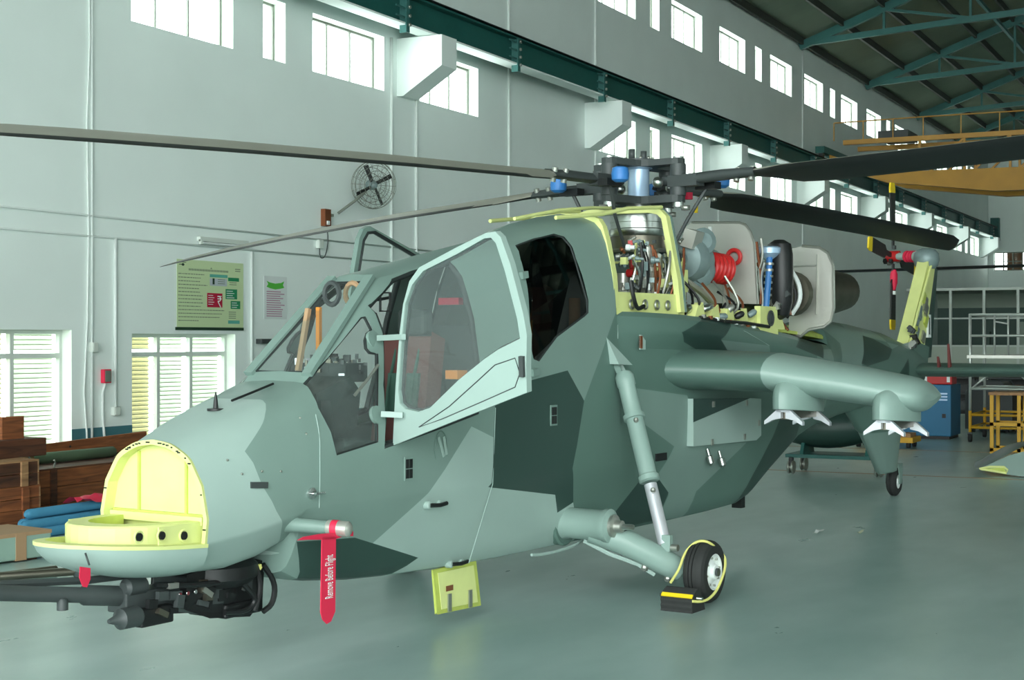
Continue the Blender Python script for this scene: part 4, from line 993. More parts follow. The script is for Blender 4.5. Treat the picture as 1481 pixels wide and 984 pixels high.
MB().bar((-.18,-.47,2.2),(-.12,-.44,2.72),.022,.022).obj('control_rod','white',MGB); MB().bar((-.1,-.5,2.3),(-.08,-.46,2.65),.014,.014).obj('control_rod','zinc',MGB)
MB().lathe((-.2,-.49,2.15),(0,0,1),[(.05,0),(.05,.07),(.03,.08)],12).obj('rod_foot','zinc',MGB); MB().box((-.06,-.48,2.36),(-.0,-.44,2.55)).obj('yellow_unit','zinc',MGB)
for i in range(4): MB().cyl((-.75+.06*i,-.3,2.5+.02*(i%2)),(-.75+.06*i,-.36,2.5+.02*(i%2)),.035,n=10).obj('red_connector','red_bright',MGB)
MB().box((-.85,-.28,2.28),(-.55,-.2,2.42)).obj('electronics_box','sheet',MGB)
# ---- engine bay
FW1 = MB(); 
def fw_outline(x, pts): return [hx(px,py,x) for px,py in pts]
o1 = fw_outline(1.12,[(1004,438),(990,330),(1000,322),(1070,322),(1078,325),(1086,336),(1091,352),(1096,440)])
FWA = MB().prism(o1,(.025,0,0)).obj('firewall','sheet',HEL)
MB().tube(o1[2:],.012,6).obj('firewall_edge','alu',FWA)
MB().bar(hx(1027,328,1.105),hx(1027,375,1.105),.03,.02).obj('firewall_rib','white',FWA)
c = hx(1062,372,1.10); MB().tube([c+Vector((-.01,.065*math.cos(a*math.pi/10),.065*math.sin(a*math.pi/10))) for a in range(20)],.02,8,closed=True).obj('red_grommet','red_bright',FWA)
MB().box((1.10,hx(1046,440,1.11).y-.005,2.2),(1.115,hx(1046,440,1.11).y+.005,2.5)).obj('firewall_seam','alu',FWA)
o2 = fw_outline(2.35,[(1146,400),(1138,362),(1160,356),(1185,358),(1197,366),(1205,384),(1206,445),(1202,465),(1192,473),(1170,477),(1158,487),(1140,482)])
FWB = MB().prism(o2,(.025,0,0)).obj('firewall','sheet',HEL)
MB().tube(o2[2:],.016,6).obj('firewall_edge','alu',FWB)
MB().bar(hx(1182,368,2.335),hx(1180,455,2.335),.012,.012).obj('firewall_rib','alu',FWB); MB().bar(hx(1146,385,2.335),hx(1180,384,2.335),.012,.012).obj('firewall_rib','alu',FWB)
# intake / accessory casing ahead of the first firewall
c0 = hx(1004,374,.52)
EN = MB().lathe(c0+Vector((-.25,0,-.02)),(1,0,0),[(.06,0),(.17,.03),(.20,.10),(.20,.17),(.15,.2),(.17,.25),(.17,.32),(.12,.34),(.12,.6)],24).obj('engine_accessory_case','cast',HEL)
MB().lathe(c0+Vector((-.1,0,.2)),(0,0,1),[(.05,-.05),(.035,.0),(.03,.03)],10).obj('filler_cap','white',EN)
MB().obox(c0+Vector((-.2,-.08,.16)),(.16,.12,.16),Matrix.Rotation(.3,3,'X')).obj('control_unit','sheet',EN)
MB().lathe(hx(1014,350,.5),(-.6,-.8,.1),[(.09,-.1),(.12,0),(.12,.06),(.07,.08)],16).obj('bleed_valve','cast',EN)
MB().lathe(hx(1010,392,.5),(-.4,-.9,.0),[(.1,-.1),(.15,0),(.15,.04),(.12,.05),(.12,.08),(.05,.1)],18).obj('starter_flange','cast',EN)
_bc = hx(1036,388,.80); _ba = Vector((1,-.35,-.1)).normalized(); _u = _ba.cross(Vector((0,0,1))).normalized(); _w = _ba.cross(_u)
for i in range(5):
    MB().tube([_bc+_ba*(.05*i-.1)+_u*(.115*math.cos(a*math.pi/12))+_w*(.115*math.sin(a*math.pi/12)) for a in range(24)],.027,8,closed=True).obj('red_bellows','red_bright',EN)
MB().lathe(hx(1016,392,.62),(1,-.1,0),[(.10,-.22),(.125,-.05),(.125,.02),(.08,.1)],18).obj('bellows_flange','cast',EN)
rr = random.Random(5)
for i in range(16):
    p = Vector((-.2+1.2*rr.random(),-.5-.12*rr.random(),2.15+.06*rr.random())); MB().lathe(p,(rr.random()-.5,-.4,rr.random()*.7),[(.02,0),(.03,.02),(.03,.07),(.015,.09)],10).obj('bay_fitting',('alu','cast','black','copper','steel')[i%5],DK)
for i in range(9):
    p = Vector((-.15+1.1*rr.random(),-.42-.15*rr.random(),2.17)); q = p+Vector((.25*rr.random(),.12,.2+.25*rr.random()))
    MB().tube([p,p+Vector((.1,-.06,.1)),q],.012,6,smooth_path=2).obj('bay_hose',('alu','black','copper')[i%3],DK)
MB().tube([hx(985,402,.0),hx(1000,412,.3),hx(1018,425,.6),hx(1030,440,.9)],.03,8,smooth_path=2).obj('bleed_duct','sheet',DK)
for i in range(6): MB().obox((-.25+.05*i,-.5,2.23),(.04,.05,.03)).obj('wire_block','red_bright' if i%2 else 'copper',DK)
# ribbed yellow-green deck edge
for i in range(5):
    x = -.15+.3*i; zt = 2.19-.012*i
    MB().prism([(x,-.62,zt-.05),(x+.2,-.62,zt-.06),(x+.16,-.62,zt+.08),(x+.1,-.62,zt+.04),(x+.06,-.62,zt+.06)],(0,.08,0)).obj('deck_rib','zinc',DK)
MB().prism([(1.14,-.655,2.03),(1.55,-.655,2.0),(1.55,-.645,2.26),(1.14,-.655,2.26)],(0,.06,0)).obj('deck_end_fitting','zinc',DK)
MB().lathe((1.36,-.66,2.15),(0,-1,0),[(.075,0),(.075,.008),(.055,.008),(.055,-.01)],18).obj('fitting_bore','dark_grey',DK)
MB().tube([(-.1,-.64,2.14),(.4,-.66,2.11),(.8,-.66,2.1),(1.3,-.67,2.07)],.016,6).obj('wiring_loom','black',DK)
for i in range(9): MB().obox((-.05+.13*i,-.655,2.15-.01*i),(.03,.03,.03)).obj('loom_clip',('alu','copper','white')[i%3],DK)
# tank and plumbing between firewalls
tk = hx(1127,405,1.75)
TK = MB().lathe(tk+Vector((0,0,-.36)),(0,0,1),[(.03,-.02),(.12,.02),(.16,.14),(.17,.35),(.165,.6),(.14,.70),(.06,.74)],20,sy=.75).obj('oil_tank','black',HEL)
cc = hx(1112,362,1.62); MB().lathe(cc+Vector((0,0,-.04)),(0,0,1),[(.04,-.05),(.09,-.02),(.12,.01),(.12,.06),(.09,.075),(.05,.05)],20).obj('tank_cap','pale_blue',TK)
MB().tube([hx(1113,372,1.58),hx(1112,395,1.55),hx(1110,420,1.52),hx(1108,445,1.5)],.03,8).obj('filter_stack','blue',TK)
for i in range(6): MB().cyl(hx(1113-.6*i,382+9*i,1.56)-Vector((0,0,.01)),hx(1113-.6*i,382+9*i,1.56)+Vector((0,0,.012)),.042,n=10).obj('filter_band','alu',TK)
for i,pts in enumerate(([(1101,345),(1104,370),(1097,395),(1101,425)],[(1094,350),(1098,380),(1102,410),(1100,440)],[(1106,380),(1100,400),(1104,430),(1103,455)],[(1142,388),(1156,410),(1158,435),(1145,455)],[(1146,410),(1152,425),(1150,442),(1138,460)],[(1136,450),(1128,462),(1133,470),(1140,478)])):
    MB().tube([hx(*q,1.5 if i<3 else 2.0) for q in pts],.014+.008*(i==3),6,smooth_path=2).obj('oil_pipe',('alu','copper','steel','white','black','copper')[i],TK)
MB().lathe(hx(1142,425,2.1),(1,0,0),[(.20,0),(.22,.06),(.16,.08),(.16,.2)],20).obj('turbine_case','burnt',HEL)
for i in range(14):
    p = hx(1095+45*rr.random(),350+120*rr.random(),1.5+.3*rr.random()); MB().obox(p,(.04,.05,.05),Matrix.Rotation(rr.random()*3,3,'X')).obj('pipe_clamp',('alu','dark_grey','copper','steel')[i%4],TK)
MB().prism([(1.62,-.6,2.05),(1.85,-.6,2.05),(1.72,-.58,2.3)],(0,.1,0)).obj('deck_gusset','zinc',DK); MB().prism([(2.5,-.5,2.03),(3.4,-.37,1.98),(3.4,-.25,2.03),(2.5,-.35,2.08)],(0,0,.02)).obj('cowl_sill','zinc_dark',DK)
# exhaust nozzles
for s in (-1,1):
    a = Vector((2.5,s*.28,2.40)); EX = MB().lathe(a,(1,s*.06,.05),[(.20,0),(.22,.3),(.25,.7),(.24,1.1),(.20,1.5),(.185,1.5),(.2,1.2)],24,cap=False).obj('exhaust_nozzle','burnt',HEL)
    MB().lathe(a+Vector((.95,s*-.0-.18,.12)),(1,0,0),[(.06,0),(.07,.12),(.05,.3)],12).obj('exhaust_duct','alu',EX)
# ---- gun turret under the nose
GT = MB().lathe((-5.28,0,.52),(0,0,1),[(.20,0),(.26,.05),(.26,.12),(.22,.16)],24).obj('gun_turret','black',HEL)
MB().prism([(-5.62,-.14,.62),(-5.15,-.16,.66),(-5.0,-.14,.62),(-5.02,-.14,.40),(-5.12,-.14,.33),(-5.45,-.14,.37),(-5.62,-.13,.44)],(0,.28,0)).obj('gun_cradle','black',GT,bev=.012)
MB().box((-6.02,-.075,.46),(-5.4,.075,.57)).obj('gun_receiver','dark_grey',GT,bev=.008)
G0, G1 = Vector((-5.9,0,.535)), Vector((-7.55,0,.80)); dg = (G1-G0)
MB().lathe(G0,dg,[(.055,0),(.055,.35),(.042,.37),(.040,1.4),(.05,1.41),(.05,1.62)],16).obj('gun_barrel','dark_grey',GT)
MB().tube([(-5.7,.03,.64),(-6.2,.03,.66),(-6.8,.03,.72)],.02,8).obj('recoil_tube','dark_grey',GT)
MB().lathe((-6.02,-.05,.60),(1,0,0),[(.03,0),(.05,.02),(.05,.14),(.03,.16)],14).obj('gun_motor','dark_grey',GT)
MB().lathe((-6.08,-.09,.445),(1,0,0),[(.012,-.08),(.03,-.02),(.058,0),(.058,.12),(.04,.14)],16).obj('gun_drive','dark_grey',GT)
MB().box((-5.96,-.13,.38),(-5.72,.08,.48)).obj('feed_unit','black',GT,bev=.01); MB().box((-5.34,-.16,.335),(-5.02,.15,.42)).obj('turret_drive','black',GT,bev=.015)
MB().lathe((-6.42,-.03,.60),(0,0,-1),[(.02,0),(.03,.02),(.03,.06)],10).obj('muzzle_clamp','dark_grey',GT)
rr = random.Random(9)
for i in range(30):
    x = -5.9+.85*rr.random(); m = ('dark_grey','black','burnt','black','dark_grey','black','alu')[i%7]
    MB().obox((x,-.125-.03*rr.random(),.43+.16*rr.random()),(.03+.06*rr.random(),.03,.03+.05*rr.random()),Matrix.Rotation(rr.random()*.6,3,'Y')).obj('gun_fitting',m,GT)
for pts in ([(-5.05,-.18,.62),(-4.96,-.2,.5),(-4.98,-.2,.38),(-5.05,-.18,.34)],[(-5.3,-.17,.6),(-5.2,-.2,.5),(-5.12,-.2,.42),(-5.2,-.18,.36),(-5.35,-.16,.38)],[(-5.85,-.12,.60),(-5.6,-.18,.57),(-5.3,-.2,.56),(-5.05,-.17,.6)],[(-5.12,-.18,.64),(-5.08,-.2,.5),(-5.14,-.2,.36)]):
    MB().tube(pts,.017,8,smooth_path=2).obj('gun_hose','black',GT)
MB().bar((-5.16,-.17,.66),(-5.08,-.19,.60),.02,.02).obj('brass_fitting','rope',GT); MB().bar((-5.2,-.17,.615),(-5.08,-.19,.62),.02,.015).obj('brass_fitting','rope',GT)
for x in (-5.7,-5.64,-5.58,-5.52): MB().cyl((x,-.145,.53),(x,-.16,.53),.012,n=8).obj('gun_bolt','chrome',GT)

MB().box((1.42,-.34,.36),(1.5,-.24,.52)).obj('belly_tie_down','black',HEL)
# ================================================================== THINGS AROUND THE HELICOPTER
def hw(p): return MH @ Vector(p)
# ---- wheel chock with rope
CHK = empty('wheel_chock', hw((-1.93,-1.385,0)), RZ, 'black ribbed rubber chock with yellow bar and yellow rope against main wheel', 'chock')
prof = [(-.10,0)]
for i in range(5): prof += [(-.10+.004*(i%2),.005+.02*i),(-.10+.006-.006*(i%2),.018+.02*i)]
prof += [(-.10,.095),(-.06,.14)]
for i in range(3): prof += [(-.055+.018*i,.145+.008*i),(-.05+.018*i,.138+.009*i)]
prof += [(.0,.165),(.03,.16),(.055,.11),(.10,.04),(.115,0)]
MB().prism([(x,-.125,z) for x,z in prof],(0,.25,0)).obj('chock_block','rubber',CHK)
MB().obox((-.085,0,.117),(.012,.245,.03),Matrix.Rotation(.7,3,'Y')).obj('yellow_bar','yellow',CHK)
def cl(px,py,y): v = hy(px,py,y); q = v-Vector((-1.93,-1.385,0)); return q
rp_ = [cl(970,843,-1.27),cl(977,832,-1.27),cl(983,822,-1.28),cl(990,800,-1.28),cl(1003,786,-1.33),cl(1014,782,-1.40),cl(1027,785,-1.46),cl(1041,798,-1.44),cl(1049,806,-1.46),cl(1049,822,-1.5),cl(1044,838,-1.52),cl(1036,856,-1.53),cl(1024,868,-1.54),cl(1012,871,-1.53),cl(1001,870,-1.51)]
MB().tube(rp_,.010,8,smooth_path=2).obj('rope','rope',CHK)
MB().cyl((-.02,-.17,.10),(-.02,.17,.10),.012,n=8).obj('rope_pin','steel',CHK)
# ---- air-data boom cover and streamer
e0, e1 = p0.lerp(p1,.62), p1
SV = empty('pitot_cover', hw(e1), RZ, 'red pitot cover with long red streamer hanging under the nose', 'cover')
R_ = lambda v: Vector(v)-e1
MB().lathe(R_(e0),(e1-e0),[(.043,0),(.046,.01),(.046,.13),(.03,.145),(0,.147)],16).obj('cover_sleeve','sheet',SV)
MB().lathe(R_(e0)+(e1-e0).normalized()*.03,(e1-e0),[(.0475,0),(.0475,.04)],16).obj('sleeve_band','red',SV)
c_ = p0.lerp(p1,.8)
st_y = c_.y-.01
def sq(px,py): return R_(hy(px,py,st_y))
top = [(431,781),(444,776),(466,772),(488,772),(510,768),(512,775),(490,779)]
MB().prism([sq(*q) for q in [(431,782),(440,777),(462,773),(484,771),(500,766),(511,769),(511,776),(500,775),(486,780),(466,781),(445,781)]],(0,.01,0)).obj('tie_strap','red',SV)
FL = MB().prism([sq(*q) for q in [(466,776),(486,776),(485,885),(479,899),(473,903),(467,897),(464,886)]],(0,.006,0)).obj('streamer','red',SV)
b0, b1 = sq(476,866), sq(474,804)
up_ = (Vector((-1,0,0))); rt_ = (b1-b0).normalized()
w_ = (b1-b0).length
text_obj('lettering','Remove Before Flight',.10,'white',b0+Vector((.0,-.004,0)),(0,0,1),(-1,0,0),FL,width=w_)
# small red tag under the nose bowl
tg = [hy(*q,-.25) for q in ((116,820),(131,822),(131,838),(126,850),(120,849),(115,836))]
TG = empty('nose_tag', hw(tg[0]), RZ, 'short red warning tag hanging below the nose bowl', 'tag')
MB().prism([v-tg[0] for v in tg],(0,.004,0)).obj('tag_flag','red',TG); MB().cyl(Vector((.06,0,.0)),Vector((.06,.03,.06)),.006,n=6).obj('tag_pin','dark_grey',TG)
# ---- litter on the floor
for (px,py,n_,lb,m) in ((1187,772,4,'long torn white paper scrap lying on the floor','white'),(1249,772,3,'small crumpled cream paper scrap on the floor','blind')):
    q = on_z(px,py); b = MB(); rr = random.Random(px)
    pts = []
    for i in range(n_*2+2): pts.append(((i//2)*.07-.1+.02*rr.random(), (i%2)*.05+.02*rr.random(), .004+.03*rr.random()))
    for i in range(n_): b.add([pts[2*i],pts[2*i+1],pts[2*i+3],pts[2*i+2]],[(0,1,2,3)])
    b.obj('paper_scrap',m,None,lb,'paper',loc=q)
# ---- crates, case, rolls and planks by the long wall
def crate(name, a, b, mats, label, slats=True, lid=None, planks=3):
    (u0,v0,z0),(u1,v1,z1) = a,b
    o = empty(name,(u0,v0,z0),0,label,'crate'); w,d,h = u1-u0,v1-v0,z1-z0
    for i in range(planks):
        za, zb = h*i/planks+.004, h*(i+1)/planks-.004
        MB().box((.02,0,za),(w-.02,.02,zb)).obj('front_plank',mats[0],o); MB().box((w-.02,.0,za),(w,d,zb)).obj('side_plank',mats[1],o)
        MB().box((0,0,za),(.02,d,zb)).obj('side_plank',mats[1],o)
    MB().box((0,d-.02,0),(w,d,h)).obj('back_panel',mats[1],o); MB().box((0,0,h-.004),(w,d,h+.015)).obj('lid',mats[2],o); MB().box((.02,.02,0),(w-.02,d-.02,.02)).obj('bottom',mats[1],o)
    if slats:
        for x in (.12*w,.80*w): MB().box((x,-.02,0),(x+.09,0,h)).obj('batten',mats[2],o)
    return o
crate('wooden_crate',(10.3,11.2,0),(11.62,11.95,.235),('wood','wood_dark','wood'),'low brown wooden crate at the bottom of the stack',planks=2)
crate('wooden_crate',(10.3,11.2,.252),(11.60,11.95,.47),('wood','wood_pale','wood'),'middle brown wooden crate of the three stacked crates',planks=2)
crate('wooden_crate',(10.3,11.2,.487),(11.58,11.95,.73),('wood_dark','wood_pale','wood_pale'),'top crate of the stack with pale dusty lid',planks=2)
crate('wooden_crate',(12.05,11.75,0),(14.2,12.55,.555),('wood','wood_dark','wood_dark'),'long reddish brown wooden crate below the leaning board',planks=3)
MB().box((10.3,11.5,.745),(12.0,11.9,.93)).obj('dark_bundle','wood_dark',None,'dark brown timber block lying on top of the stacked crates','timber',bev=.01)
MB().box((11.5,11.62,.93),(11.8,11.68,1.16)).obj('upright_board','wood',None,'short brown board standing upright on the timber block','board')
_b0 = on_v(32,647,12.64); bd = empty('long_board',(_b0.x,12.64,_b0.z-.19),0,'long reddish brown board leaning above the crate beside the wall','board')
_b1 = on_v(212,624,12.64)-_b0; MB().prism([(0,0,.19),(_b1.x,0,.19+_b1.z),(_b1.x,0,_b1.z-.02),(.1,0,-.01)],(0,.035,0)).obj('board_plank','wood',bd)
for x,z in ((.75,.06),(.76,.15)): MB().cyl((x,-.006,z),(x,.01,z),.014,n=8).obj('bolt_hole','black',bd)
[MB().box((x_,.035,-(_b0.z-.19)),(x_+.09,.1,.1)).obj('prop_leg','wood_dark',bd) for x_ in (.3,1.6)]
MB().lathe((12.3,12.25,.635),(1,0,0),[(.05,0),(.062,.02),(.062,1.55),(.05,1.57)],16).obj('canvas_roll','tarp',None,'dull green canvas roll lying on the long crate','roll')
MB().prism([(0,0,0),(.14,0,0),(.06,.0,.17),(.03,0,.16)],(0,.2,0)).obj('cardboard_flap','wood_pale',None,'small tan cardboard box on the corner of the long crate','box',loc=(12.1,11.85,.572))
for i,(x,lb) in enumerate(((12.05,'crumpled silver foil strip leaning on the tan cardboard box'),(12.42,'small silver foil scrap on the long crate lid'))):
    MB().tube([(x,11.8,.573),(x+.02,11.8,.573+.10-.05*i),(x+.0,11.8,.573+.15-.07*i)],.012,6).obj('foil_strip','alu',None,lb,'foil')
gc = empty('equipment_case',(9.1,9.98,0),-.15,'pale green flat equipment case with brown tape strap on the floor','case')
MB().box((0,0,.02),(1.2,.62,.25)).obj('case_body','box_green',gc,bev=.015); MB().box((.82,-.006,.015),(.93,.63,.256)).obj('tape_strap','tape',gc); MB().box((0,-.004,.225),(1.2,.626,.258)).obj('case_rim','tape',gc)
for x in (.15,1.0): MB().box((x,.05,0),(x+.08,.55,.02)).obj('skid','wood_dark',gc)
# blue foam rolls
for i,(dy,dz,l,dx) in enumerate(((0,.05,1.5,.02),(-.105,.05,1.35,.10),(.05,.14,1.5,.0),(-.055,.135,1.4,-.08),(.0,.234,1.6,.03),(.105,.05,1.5,.1))):
    MB().lathe((11.15+dx,10.98+dy,dz),(1,0,0),[(.02,-.015),(.035,0),(.05,.03),(.05,l),(.02,l+.02)],14).obj('foam_roll','mat_blue',None,'blue foam roll in the bundle beside the crates','roll','blue foam rolls')
rc = MB(); rr = random.Random(4)
rows = [[(11.75+.09*i,10.85+.05*j,.325+.03*math.sin(i*1.3+j)+.02*rr.random()-.012*abs(j-2)) for i in range(7)] for j in range(5)]
rc.grid(rows); rc.obj('red_cloth','red',None,'crumpled red cloth draped over the blue foam rolls','cloth')
# ---- wall services
def pipe_thing(nm, pts, r, lb, m='pipe', cat='conduit', grp=None): return MB().tube(pts,r,8).obj(nm,m,None,lb,cat,grp)
wv = WV-.02
pipe_thing('wall_conduit',[(14.31,wv,.02),(14.31,wv,7.4)],.016,'tall white conduit running up the wall between the blinds windows')
pipe_thing('wall_cable',[(14.24,wv,.02),(14.22,wv,.8),(14.17,wv,1.3),(14.23,wv,2.2),(14.25,wv,3.3),(14.22,wv,4.6),(14.27,wv,5.6),(14.24,wv,7.4)],.012,'loose white cable wavering beside the tall conduit','pipe','cable')
pipe_thing('wall_conduit',[(14.73,wv,1.1),(14.73,wv,3.22)],.02,'short white conduit ending in a junction box beside the window')
pipe_thing('wall_conduit',[(17.55,wv,.9),(17.55,wv,3.2)],.02,'white vertical trunking between the green poster and the small notice')
for z,lb in ((3.47,'upper white horizontal conduit along the long wall'),(3.22,'lower white horizontal conduit along the long wall')):
    pipe_thing('wall_conduit',[(6,wv,z),(23,wv,z)],.014,lb)
for u,z0,z1,lb in ((22.15,0,6.0,'white downpipe below the first corbel'),(21.35,0,6.9,'thin white cable run left of the first corbel'),(25.6,0,11,'faint white wall pipe between the first two corbels'),(29.67,0,11,'thin white wall pipe beside the second corbel'),(45.4,0,10.8,'white downpipe under the far roof truss'),(37.6,0,6,'thin white wall pipe beside the third corbel')):
    pipe_thing('wall_conduit',[(u,wv,z0+.02),(u,wv,z1)],.025,lb)
def wbox(u,z,w,h,m,lb,d=.06,nm='junction_box',knob=None):
    o = MB().box((u-w/2,WV-d,z-h/2),(u+w/2,WV,z+h/2)).obj(nm,m,None,lb,'box',bev=.006)
    MB().box((u-w/2+.015,WV-d-.006,z-h/2+.015),(u+w/2-.015,WV-d,z+h/2-.015)).obj('face_plate',knob or m,o)
    return o
wbox(14.73,1.06,.12,.11,'frame_white','square white junction box at the foot of the short conduit')
wbox(14.55,1.5,.13,.17,'red','red-edged switch box on the wall between the windows',knob='frame_steel')
wbox(14.33,1.86,.10,.12,'frame_white','round-cornered white socket on the tall conduit')
wbox(19.25,3.40,.13,.13,'frame_white','white socket below the fan regulator')
wbox(17.85,1.93,.35,.07,'dark_grey','narrow dark bracket box below the small notice',.1,'bracket_box')
pipe_thing('switch_cable',[(14.55,wv,1.42),(14.5,wv,1.3),(14.5,wv,1.0),(14.56,wv,.5)],.016,'thick white cable hanging from the red-edged switch box','pipe','cable')
tl = empty('tube_light',(16.36,WV,3.30),0,'white tube light batten on the wall above the poster','light')
MB().box((0,-.06,-.02),(1.07,0,.04)).obj('batten','frame_white',tl); MB().cyl((.04,-.05,-.04),(1.03,-.05,-.04),.016,n=10).obj('tube','white',tl)
for x in (.0,1.03): MB().box((x,-.07,-.06),(x+.04,-.03,0)).obj('lamp_holder','frame_white',tl)
# fan
FN = empty('wall_fan',(20.1,WV,4.36),0,'black-bladed wall fan in a round wire cage','fan')
fc = Vector((.06,-.42,0)); fax = Vector((-.50,-.86,-.10)).normalized(); fa = fax.cross(Vector((0,0,1))).normalized(); fb = fax.cross(fa)
def fring(r,o): return [fc+fax*o+fa*(r*math.cos(i*math.pi/18))+fb*(r*math.sin(i*math.pi/18)) for i in range(36)]
for r,o in ((.37,0),(.36,.06),(.30,.09),(.22,.11),(.14,.12),(.36,-.06),(.27,-.09),(.18,-.1)): MB().tube(fring(r,o),.005,5,closed=True).obj('guard_ring','frame_steel',FN)
for i in range(20):
    q = i*math.pi/10; e = fa*math.cos(q)+fb*math.sin(q)
    MB().tube([fc+fax*.12+e*.06,fc+fax*.11+e*.22,fc+fax*.06+e*.36,fc+e*.37,fc-fax*.06+e*.36,fc-fax*.1+e*.15],.0025,4).obj('guard_wire','frame_steel',FN)
for i in range(4):
    q = .5+i*math.pi/2; e = fa*math.cos(q)+fb*math.sin(q); t = fax.cross(e)
    MB().prism([fc+e*.06-t*.02,fc+e*.33-t*.035+fax*.02,fc+e*.34+t*.03-fax*.02,fc+e*.06+t*.03-fax*.02],fax*.008).obj('fan_blade','black',FN)
MB().lathe(fc-fax*.16,fax,[(.05,0),(.08,.03),(.08,.12),(.05,.15),(.05,.2),(.02,.22)],16).obj('motor','cast',FN)
MB().tube([fc-fax*.1,Vector((-.15,-.3,-.2)),Vector((-.40,-.06,-.46))],.022,8,smooth_path=1).obj('bracket_arm','frame_steel',FN)
MB().box((-.78,-.08,-.68),(-.62,0,-.42)).obj('regulator','copper',FN); MB().box((-.74,-.1,-.66),(-.68,-.08,-.6)).obj('regulator_switch','white',FN)
MB().tube([(-.66,-.03,-.68),(-.62,-.03,-.9),(-.7,-.03,-1.15),(-.85,-.03,-1.18),(-.86,-.03,-1.0)],.008,6,smooth_path=2).obj('fan_cable','dark_grey',FN)
MB().bar(Vector((-.5,-.03,-.5)),Vector((-.66,-.03,-.5)),.04,.04).obj('bracket_foot','frame_steel',FN)
# posters
mat('paper_green', C(206,224,176), .7); mat('print_green', C(34,140,92), .7); mat('print_teal', C(96,178,160), .7); mat('print_ink', C(120,136,112), .7); mat('print_dark', C(30,60,40), .7); mat('print_red', C(190,22,60), .7)
mat('paper_white', C(226,232,230), .7); mat('print_lime', C(90,190,70), .7); mat('print_pink', C(190,140,165), .7); mat('print_grey', C(190,198,204), .7)
PO = empty('safety_poster',(15.93,WV-.006,2.10),0,'large pale green printed poster with red rupee square and green boxes','poster')
PW, PH_ = 1.44, .92
MB().box((0,-.004,0),(PW,0,PH_)).obj('sheet','paper_green',PO); MB().box((-.03,-.012,-.02),(PW+.0,.0,.02)).obj('bottom_bar','print_dark',PO)
def pr_box(x0,y0,x1,y1,m,nm='print_block',lift=.006,par=PO): return MB().box((x0,-lift,y0),(x1,-.004,y1)).obj(nm,m,par)
px_ = lambda a: a*PW; py_ = lambda a: (1-a)*PH_
pr_box(px_(.44),py_(.68),px_(.67),py_(.47),'print_red','red_square')
for (x0,y0,x1,y1,m) in ((.48,.19,.75,.235,'print_teal'),(.76,.225,.93,.28,'print_green'),(.48,.25,.74,.36,'print_grey'),(.72,.40,.90,.55,'print_green'),(.80,.575,.95,.695,'print_green'),(.76,.87,.94,.92,'print_teal'),(.52,.25,.55,.34,'print_dark')):
    pr_box(px_(x0),py_(y1),px_(x1),py_(y0),m,lift=.006 if x0!=.52 else .007)
ln = MB(); rr = random.Random(2)
for i in range(14):
    y = .20+.052*i; x1 = (.30+.10*rr.random()) if i not in (3,10,11,12) else (.44 if i==3 else .62+.1*rr.random()); x = .02
    while x < x1:
        w = .012+.03*rr.random(); ln.box((px_(x),-.0055,py_(y+.012)),(px_(min(x+w,x1)),-.004,py_(y)),0); x += w+.008
for x0,y0,k in ((.60,.26,3),(.78,.295,2),(.77,.74,4)):
    for i in range(k): ln.box((px_(x0),-.0075,py_(y0+.03*i+.01)),(px_(x0+.11),-.004,py_(y0+.03*i)),0)
for i in range(26):
    x = .17+.023*i; ln.box((px_(x),-.0055,py_(.155)),(px_(x+.014),-.004,py_(.125)),0)
tag(ln.obj('text_lines','print_ink',PO), label='rows of small grey print', kind='stuff')
wl = MB()
for x0,y0,n_,w in ((.455,.50,5,.09),(.735,.425,4,.12),(.815,.60,3,.10)):
    for i in range(n_): wl.box((px_(x0),-.0075,py_(y0+.033*i+.010)),(px_(x0+w*(1 if i%2 else .8)),-.006,py_(y0+.033*i)),0)
tag(wl.obj('white_text_lines','paper_white',PO), label='short rows of white print in the coloured boxes', kind='stuff')
RX, RY = px_(.595), py_(.515); ru = MB()                                  # rupee sign drawn in strokes
for a,b in (((0,0),(.085,0)),((0,-.033),(.085,-.033)),((.005,-.066),(.035,-.066)),((.008,-.07),(.07,-.15))): ru.bar((RX+a[0],-.0075,RY+a[1]),(RX+b[0],-.0075,RY+b[1]),.003,.014,up=(0,0,1) if a[1]==b[1] else (1,0,0))
ru.tube([(RX+.03+.036*math.sin(t*math.pi/6),-.0075,RY-.033+.033*math.cos(t*math.pi/6)) for t in range(7)],.007,6)
ru.obj('rupee_sign','paper_white',PO)
hl = MB(); hl.ball((px_(.085),-.006,py_(.075)),.03,10,sc=(1,.1,.6)); hl.box((px_(.03),-.008,py_(.078)),(px_(.07),-.004,py_(.068))); hl.box((px_(.04),-.008,py_(.045)),(px_(.13),-.004,py_(.038))); hl.obj('helicopter_mark','print_dark',PO)
MB().add([(px_(.50),-.006,py_(.09)),(px_(.485),-.006,py_(.115)),(px_(.515),-.006,py_(.115))],[(0,1,2)]).obj('emblem','print_ink',PO)
for i in range(2): pr_box(px_(.87),py_(.10+.03*i),px_(.95),py_(.088+.03*i),'print_ink','corner_text')
NO = empty('wall_notice',(17.86,WV-.006,2.25),0,'small white printed notice with a green ribbon heading','poster')
MB().box((0,-.004,0),(.56,0,.62)).obj('sheet','paper_white',NO)
MB().prism([(.06,-.006,.55),(.13,-.006,.53),(.27,-.006,.515),(.42,-.006,.53),(.49,-.006,.555),(.46,-.006,.50),(.49,-.006,.46),(.40,-.006,.445),(.27,-.006,.43),(.14,-.006,.445),(.06,-.006,.465),(.10,-.006,.505)],(0,.002,0)).obj('green_ribbon','print_lime',NO)
nl = MB(); rr = random.Random(8)
for i in range(12): nl.box((.06,-.0055,.39-.032*i),(.38+.12*rr.random(),-.004,.404-.032*i))
tag(nl.obj('text_lines','print_pink',NO), label='rows of small pink print', kind='stuff')
